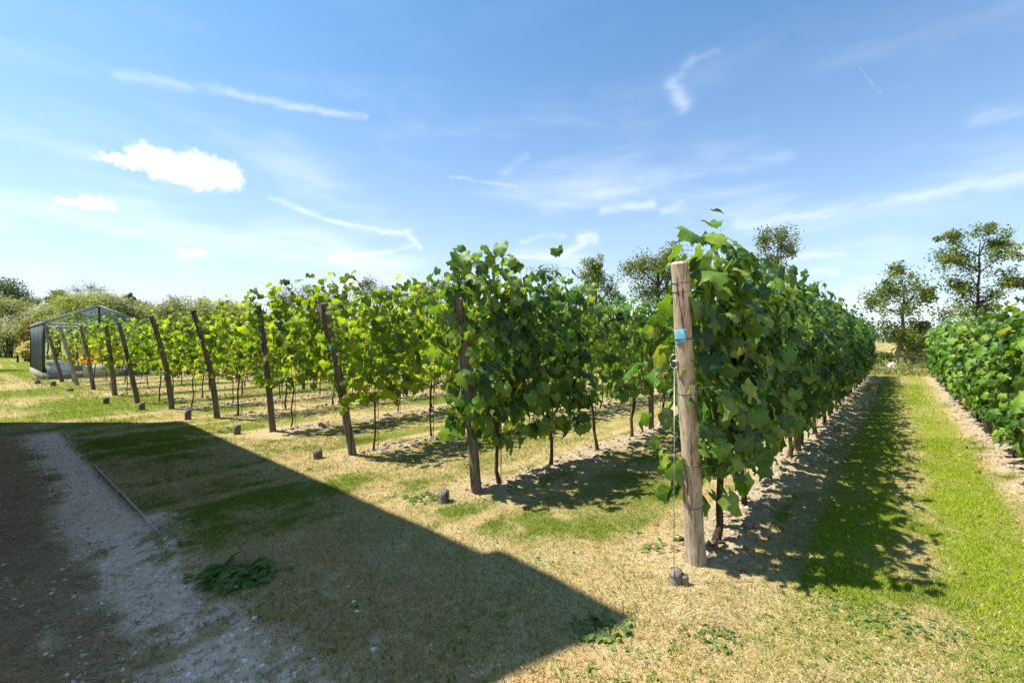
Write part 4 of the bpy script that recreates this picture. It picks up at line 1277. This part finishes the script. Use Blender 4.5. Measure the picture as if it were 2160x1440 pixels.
tree('alder_tree', 'thin wispy tree rising behind the second row of vines', 'tree', 1160,
     [(1138, 572, 18, 10), (1176, 572, 22, 14), (1165, 600, 26, 16), (1140, 625, 30, 16), (1180, 640, 28, 16)],
     31, 'greydark', 'darkbark', .12, 8, 20, .12, group=G_R)
tree('bushy_tree', 'dense dark tree left of the leaf-wrapped post, behind the vines', 'tree', 905,
     [(878, 608, 10, 10), (885, 622, 18, 14), (912, 618, 26, 14), (940, 612, 24, 14), (900, 645, 40, 22), (945, 650, 34, 26)],
     33, 'oak', 'darkbark', .16, 10, 60, .18)
tree('bushy_tree', 'sparse grey tree behind the tallest shoots of the third row', 'tree', 785,
     [(775, 598, 20, 10), (790, 612, 28, 14), (760, 628, 28, 14), (825, 620, 22, 12), (845, 638, 32, 16), (800, 655, 36, 16)],
     33, 'greydark', 'darkbark', .13, 9, 34, .15)
tree('bushy_tree', 'low dark bushy tree behind the fourth and third rows', 'tree', 660,
     [(600, 640, 34, 18), (650, 632, 34, 16), (700, 640, 34, 18), (640, 665, 46, 22), (700, 670, 40, 20)],
     36, 'greydark', 'darkbark', .16, 11, 60, .18, stems=2)
G_S = 'shrubs closing off the field behind the rows'
SH = [('silvery willow shrub just right of the curved post top', 455, [(430, 655, 26, 16), (470, 650, 30, 18), (500, 660, 28, 18), (455, 680, 50, 26)], 38, 'willow', LONG),
      ('silvery willow shrub between the stout post and the curved post', 375, [(350, 665, 22, 14), (385, 652, 30, 14), (370, 680, 46, 22), (410, 670, 24, 16)], 38, 'willow', LONG),
      ('dark green rounded bush above the greenhouse right roof slope', 325, [(318, 655, 20, 12), (345, 662, 18, 12), (325, 680, 32, 24)], 40, 'midgreen', LQ),
      ('pale willow bush rising right above the greenhouse ridge', 250, [(240, 645, 28, 16), (270, 655, 26, 18), (290, 668, 24, 18), (255, 680, 46, 28)], 38, 'willow', LONG),
      ('large yellowish willow bush above the greenhouse left roof slope', 170, [(130, 650, 28, 18), (165, 640, 30, 16), (205, 638, 30, 16), (150, 672, 46, 24), (215, 668, 40, 26)], 37, 'yellowwillow', LONG),
      ('grey willow bush left of the greenhouse roof', 95, [(85, 668, 24, 18), (110, 660, 24, 18), (95, 695, 36, 28)], 39, 'willow', LONG),
      ('grey green willow at the far left picture edge', 30, [(15, 650, 26, 16), (45, 655, 24, 18), (25, 680, 40, 22), (60, 690, 22, 20)], 42, 'willow', LONG),
      ('dark leafy shrub over the shaded lawn edge at the far left', 18, [(0, 705, 30, 14), (30, 712, 22, 14), (15, 732, 36, 18), (-30, 720, 30, 26)], 43, 'midgreen', LQ),
      ('russet brown hedge just left of the greenhouse', 58, [(55, 692, 12, 12), (62, 708, 12, 14), (55, 725, 12, 14)], 34, 'russet', LQ),
      ('cream flowering bush left of the greenhouse glass side', 60, [(58, 730, 8, 8), (60, 742, 9, 8), (52, 748, 7, 6)], 33, 'cream_bloom', LQ)]
for lb, tx, lobes, D, mt, shp in SH:
    tree('shrub', lb, 'shrub', tx, lobes, D, mt, 'darkbark', .26 if shp is LONG else .17, 11, 75, .06, shape=shp, group=G_S, stems=3, spread=.36)
tree('bushy_tree', 'deep green spreading tree in the far left corner', 'tree', -10,
     [(-20, 610, 34, 18), (12, 612, 26, 14), (35, 628, 22, 10), (58, 638, 16, 8), (-10, 640, 40, 20)], 46, 'deepgreen', 'darkbark', .2, 10, 60, .25)
tree('bushy_tree', 'small dark tree between willow tops left of the greenhouse ridge', 'tree', 125,
     [(112, 636, 14, 8), (128, 624, 16, 9), (140, 632, 12, 8), (125, 645, 20, 10)], 47, 'oak', 'darkbark', .2, 9, 46, .15)
tree('bare_tree', 'nearly bare twiggy tree above the greenhouse ridge', 'tree', 190,
     [(165, 612, 18, 8), (185, 606, 18, 8), (205, 612, 18, 10), (225, 622, 14, 8), (190, 625, 26, 12)], 47, 'greydark', 'darkbark', .12, 26, 5, .12)
for cxp, top, lb in ((277, 618, 'dark pointed conifer right of the greenhouse ridge'), (306, 638, 'shorter pointed conifer above the greenhouse right roof slope')):
    tree('conifer_tree', lb, 'tree', cxp, [(cxp, top + 4, 3, 4), (cxp, top + 12, 6, 5), (cxp + 1, top + 22, 9, 6), (cxp, top + 34, 12, 7), (cxp, top + 48, 14, 8), (cxp, top + 64, 15, 8)], 46, 'conifer', 'darkbark', .2, 7, 40, .12)
# two trees beyond the left picture edge, whose shade falls on the lawn there
for i, (x, y, r_, h) in enumerate(((-24.6, 17.2, 1.9, 4.4), (-29.5, 22.5, 2.4, 5.2))):
    px = HX + x / y * FPX; k_ = FPX / y
    lob = [(px + dx * k_, HY - (h - r_ + dz - CAM_H) * k_, r_ * .55 * k_, r_ * .5 * k_) for dx, dz in ((-r_ * .5, 0), (r_ * .45, .1), (0, r_ * .5), (0, -r_ * .5))]
    tree('bushy_tree', ('round tree just outside the left picture edge beside the lawn', 'larger round tree outside the left picture edge, further back')[i], 'tree', px, lob, y, 'midgreen', 'darkbark', .16, 12, 60, .13)

# rank weeds, boulder and distant things at the end of the grass path
mb = MB(); n = 5200
u = ROW_END + .6 + rng.random(n) * 3.2; w = -4.5 + rng.random(n) * 30
p = P0[None] + u[:, None] * U + w[:, None] * V
hh = (.12 + .28 * (u - ROW_END - .6) / 3.2 + .25 * fbm(p[:, 0] * .8, p[:, 1] * .8, 3)) * rng.uniform(.4, 1.3, n)
P = np.concatenate([np.stack([p[:, 0], p[:, 1], hh * q], -1) + rng.normal(0, .05, (n, 3)) * [1, 1, .3] for q in (.25, .6, 1.)])
P[:, 2] = np.abs(P[:, 2])
v, f, t = place(LONG, P, frames(rng.normal(0, 1, (3 * n, 3)) + [0, -.4, .3], rng.normal(0, .5, (3 * n, 3)) + [0, 0, 1]), rng.uniform(.09, .22, 3 * n), rng.random(3 * n))
fol('rank', (.10, .13, .03), (.19, .20, .05), (.34, .29, .11))
tag(MB().add(v, f, t).build('tall_weeds', M['rank']), 'rank tall grass and weeds across the far end of the field', 'weeds', kind='stuff')
G_E = 'low shrubs behind the path end'
for lb, tx, lobes, D, mt in [('feathery grey green shrub behind the pale leaning trunk', 1925, [(1905, 752, 16, 12), (1930, 750, 20, 13), (1955, 752, 18, 14), (1920, 768, 20, 9), (1950, 772, 20, 9)], 27.5, 'willow'),
                             ('green weedy shrub left of the pale leaning trunk', 1872, [(1862, 752, 14, 10), (1878, 758, 12, 12), (1868, 770, 16, 10)], 27.8, 'midgreen'),
                             ('dark bush low between the pale trunk and the right row', 1945, [(1937, 732, 13, 6), (1955, 732, 13, 6), (1945, 740, 16, 7)], 33, 'alder'),
                             ('wide green bush beneath the tallest ragged tree', 2020, [(1985, 742, 16, 9), (2020, 738, 20, 10), (2060, 738, 20, 12)], 31, 'alder')]:
    tree('shrub', lb, 'shrub', tx, lobes, D, mt, 'darkbark', .15, 9, 50, .04, shape=LONG if mt == 'willow' else LQ, group=G_E, stems=3, spread=.4)
b = gp(1884, 790); D = 23.2; bp = pt(1884, 720, D)
mb = MB(); th = np.linspace(0, 2 * np.pi, 11)[:-1]
rings = []
for z, q in ((-.05, 1), (.12, 1.05), (.30, .85), (.42, .5)):
    rings.append(np.stack([np.cos(th) * .27 * q * (1 + rng.normal(0, .1, 10)) + z * -.12, np.sin(th) * .24 * q * (1 + rng.normal(0, .1, 10)), z + rng.normal(0, .02, 10)], -1))
rings = np.array(rings); id_ = np.arange(40).reshape(4, 10)
q = np.concatenate([np.stack([id_[i], np.roll(id_[i], -1), np.roll(id_[i + 1], -1), id_[i + 1]], -1) for i in range(3)])
mb.add(np.concatenate([rings.reshape(-1, 3), [[-.04, 0, .46]]]), [q, np.array([[30 + i, 30 + (i + 1) % 10, 40] for i in range(10)])])
o = mb.build('boulder', M['stone'], loc=(bp[0], bp[1], 0)); tag(o, 'pale boulder in the weeds at the end of the grass path', 'boulder')
fh = empty('farmhouse', (pt(1880, 720, 560)[0], 560, 0))
MB().box((-4, -3, -.5), (4, 3, 3.2)).build('wall', M['brick'], fh)
rf = MB(); rf.add([(-4.3, -3.4, 3.1), (4.3, -3.4, 3.1), (4.3, 3.4, 3.1), (-4.3, 3.4, 3.1), (-4.3, 0, 6.3), (4.3, 0, 6.3)], [np.array([[0, 1, 5, 4], [2, 3, 4, 5]]), np.array([[3, 0, 4], [1, 2, 5]]), np.array([[3, 2, 1, 0]])])
ro = rf.build('roof', M['tile'], fh); MB().box((1.5, -.4, 5.2), (2.2, .4, 7)).build('chimney', M['brick'], ro)
for a in (-2.6, -.3, 2): MB().box((a, -3.06, 1), (a + 1.1, -3.002, 2.3)).build('window', M['white'], fh)
tag(fh, 'tiny distant house with a red roof seen past the pale leaning trunk', 'house')
mb = MB(); n = 16000                        # the far wood along the horizon
a = rng.uniform(-1.25, 1.25, n); D = rng.uniform(380, 520, n)
top = 3.5 + 6 * fbm(a * 30 + 50, a * 0, 13); z = top * rng.random(n) ** .6
P = np.stack([np.tan(np.clip(a, -1.2, 1.2)) * 420 + rng.normal(0, 6, n), D, z], -1)
v, f, t = place(LQ, P, frames(rng.normal(0, 1, (n, 3)) + [0, -.3, .4], rng.normal(0, 1, (n, 3))), rng.uniform(1.8, 4.2, n), rng.random(n))
fol('farwood', (.05, .075, .05), (.075, .10, .065), (.10, .125, .08), .15)
tag(MB().add(v, f, t).build('far_wood', M['farwood']), 'distant line of woods along the horizon', 'woods', kind='stuff')

# ------------------------------------------------------------------ the barn left of and behind the camera, whose long shadow lies on the lawn
SH_L = 1 / math.tan(R(SUN_EL)); BH = 6.3; sft = BH * SH_L
barn = empty('barn', (-6.5, 3, 0))
o3 = np.array([-6.5, 3., 0])
E = [np.array([-6.22 - sft, 8.6, BH]), np.array([-.15 - sft, 3.19, BH]), np.array([-.068 - sft, 3.27, BH]), np.array([.667 - sft, 2.46, BH])]
back = np.array([-U[0], -U[1], -.9]) * 4.9
rf = MB()
tp = [e - o3 for e in E] + [E[3] + back - o3, E[0] + back - o3]
tp = np.array(tp); lo = tp - [0, 0, .14]
rf.add(np.concatenate([tp, lo]), [np.array([[0, 1, 2, 3, 4, 5]])[:, ::-1], np.array([[6, 7, 8, 9, 10, 11]]), np.array([[i, (i + 1) % 6, 6 + (i + 1) % 6, 6 + i] for i in range(6)])])
rf.build('roof', M['tile'], barn)
ins = np.array([-U[0], -U[1], -.9]) * .28; vd = np.append(V, 0)
c_ = [E[0] + ins - vd * .02, E[3] + ins + vd * .25, E[3] + back * .95 + vd * .25, E[0] + back * .95 - vd * .02]
tp = np.array([p - o3 - [0, 0, .16] for p in c_]); bt = tp.copy(); bt[:, 2] = -.1
for i in range(4):
    j = (i + 1) % 4
    p = np.array([bt[i], bt[j], tp[j], tp[i]]); nrm = np.cross(p[1] - p[0], p[3] - p[0]); nrm = nrm / np.linalg.norm(nrm) * .1
    MB().add(np.concatenate([p, p - nrm]), np.array([[0, 1, 2, 3], [7, 6, 5, 4], [0, 4, 5, 1], [1, 5, 6, 2], [2, 6, 7, 3], [3, 7, 4, 0]])).build('wall', M['brick'], barn)
dm = MB(); q0 = lerp(bt[0], bt[1], .45); q1 = lerp(bt[0], bt[1], .62); fr = np.append(U, 0) * .004
p = np.array([q0 + fr, q1 + fr, q1 + fr + [0, 0, 2.5], q0 + fr + [0, 0, 2.5]]); dm.add(np.concatenate([p, p + np.append(U, 0) * .05]), np.array([[3, 2, 1, 0], [4, 5, 6, 7], [0, 4, 7, 3], [1, 2, 6, 5], [3, 7, 6, 2], [0, 1, 5, 4]]))
dm.build('door', M['brownwood'], barn)
tag(barn, 'brick barn just outside the left picture edge that shades the path', 'barn')
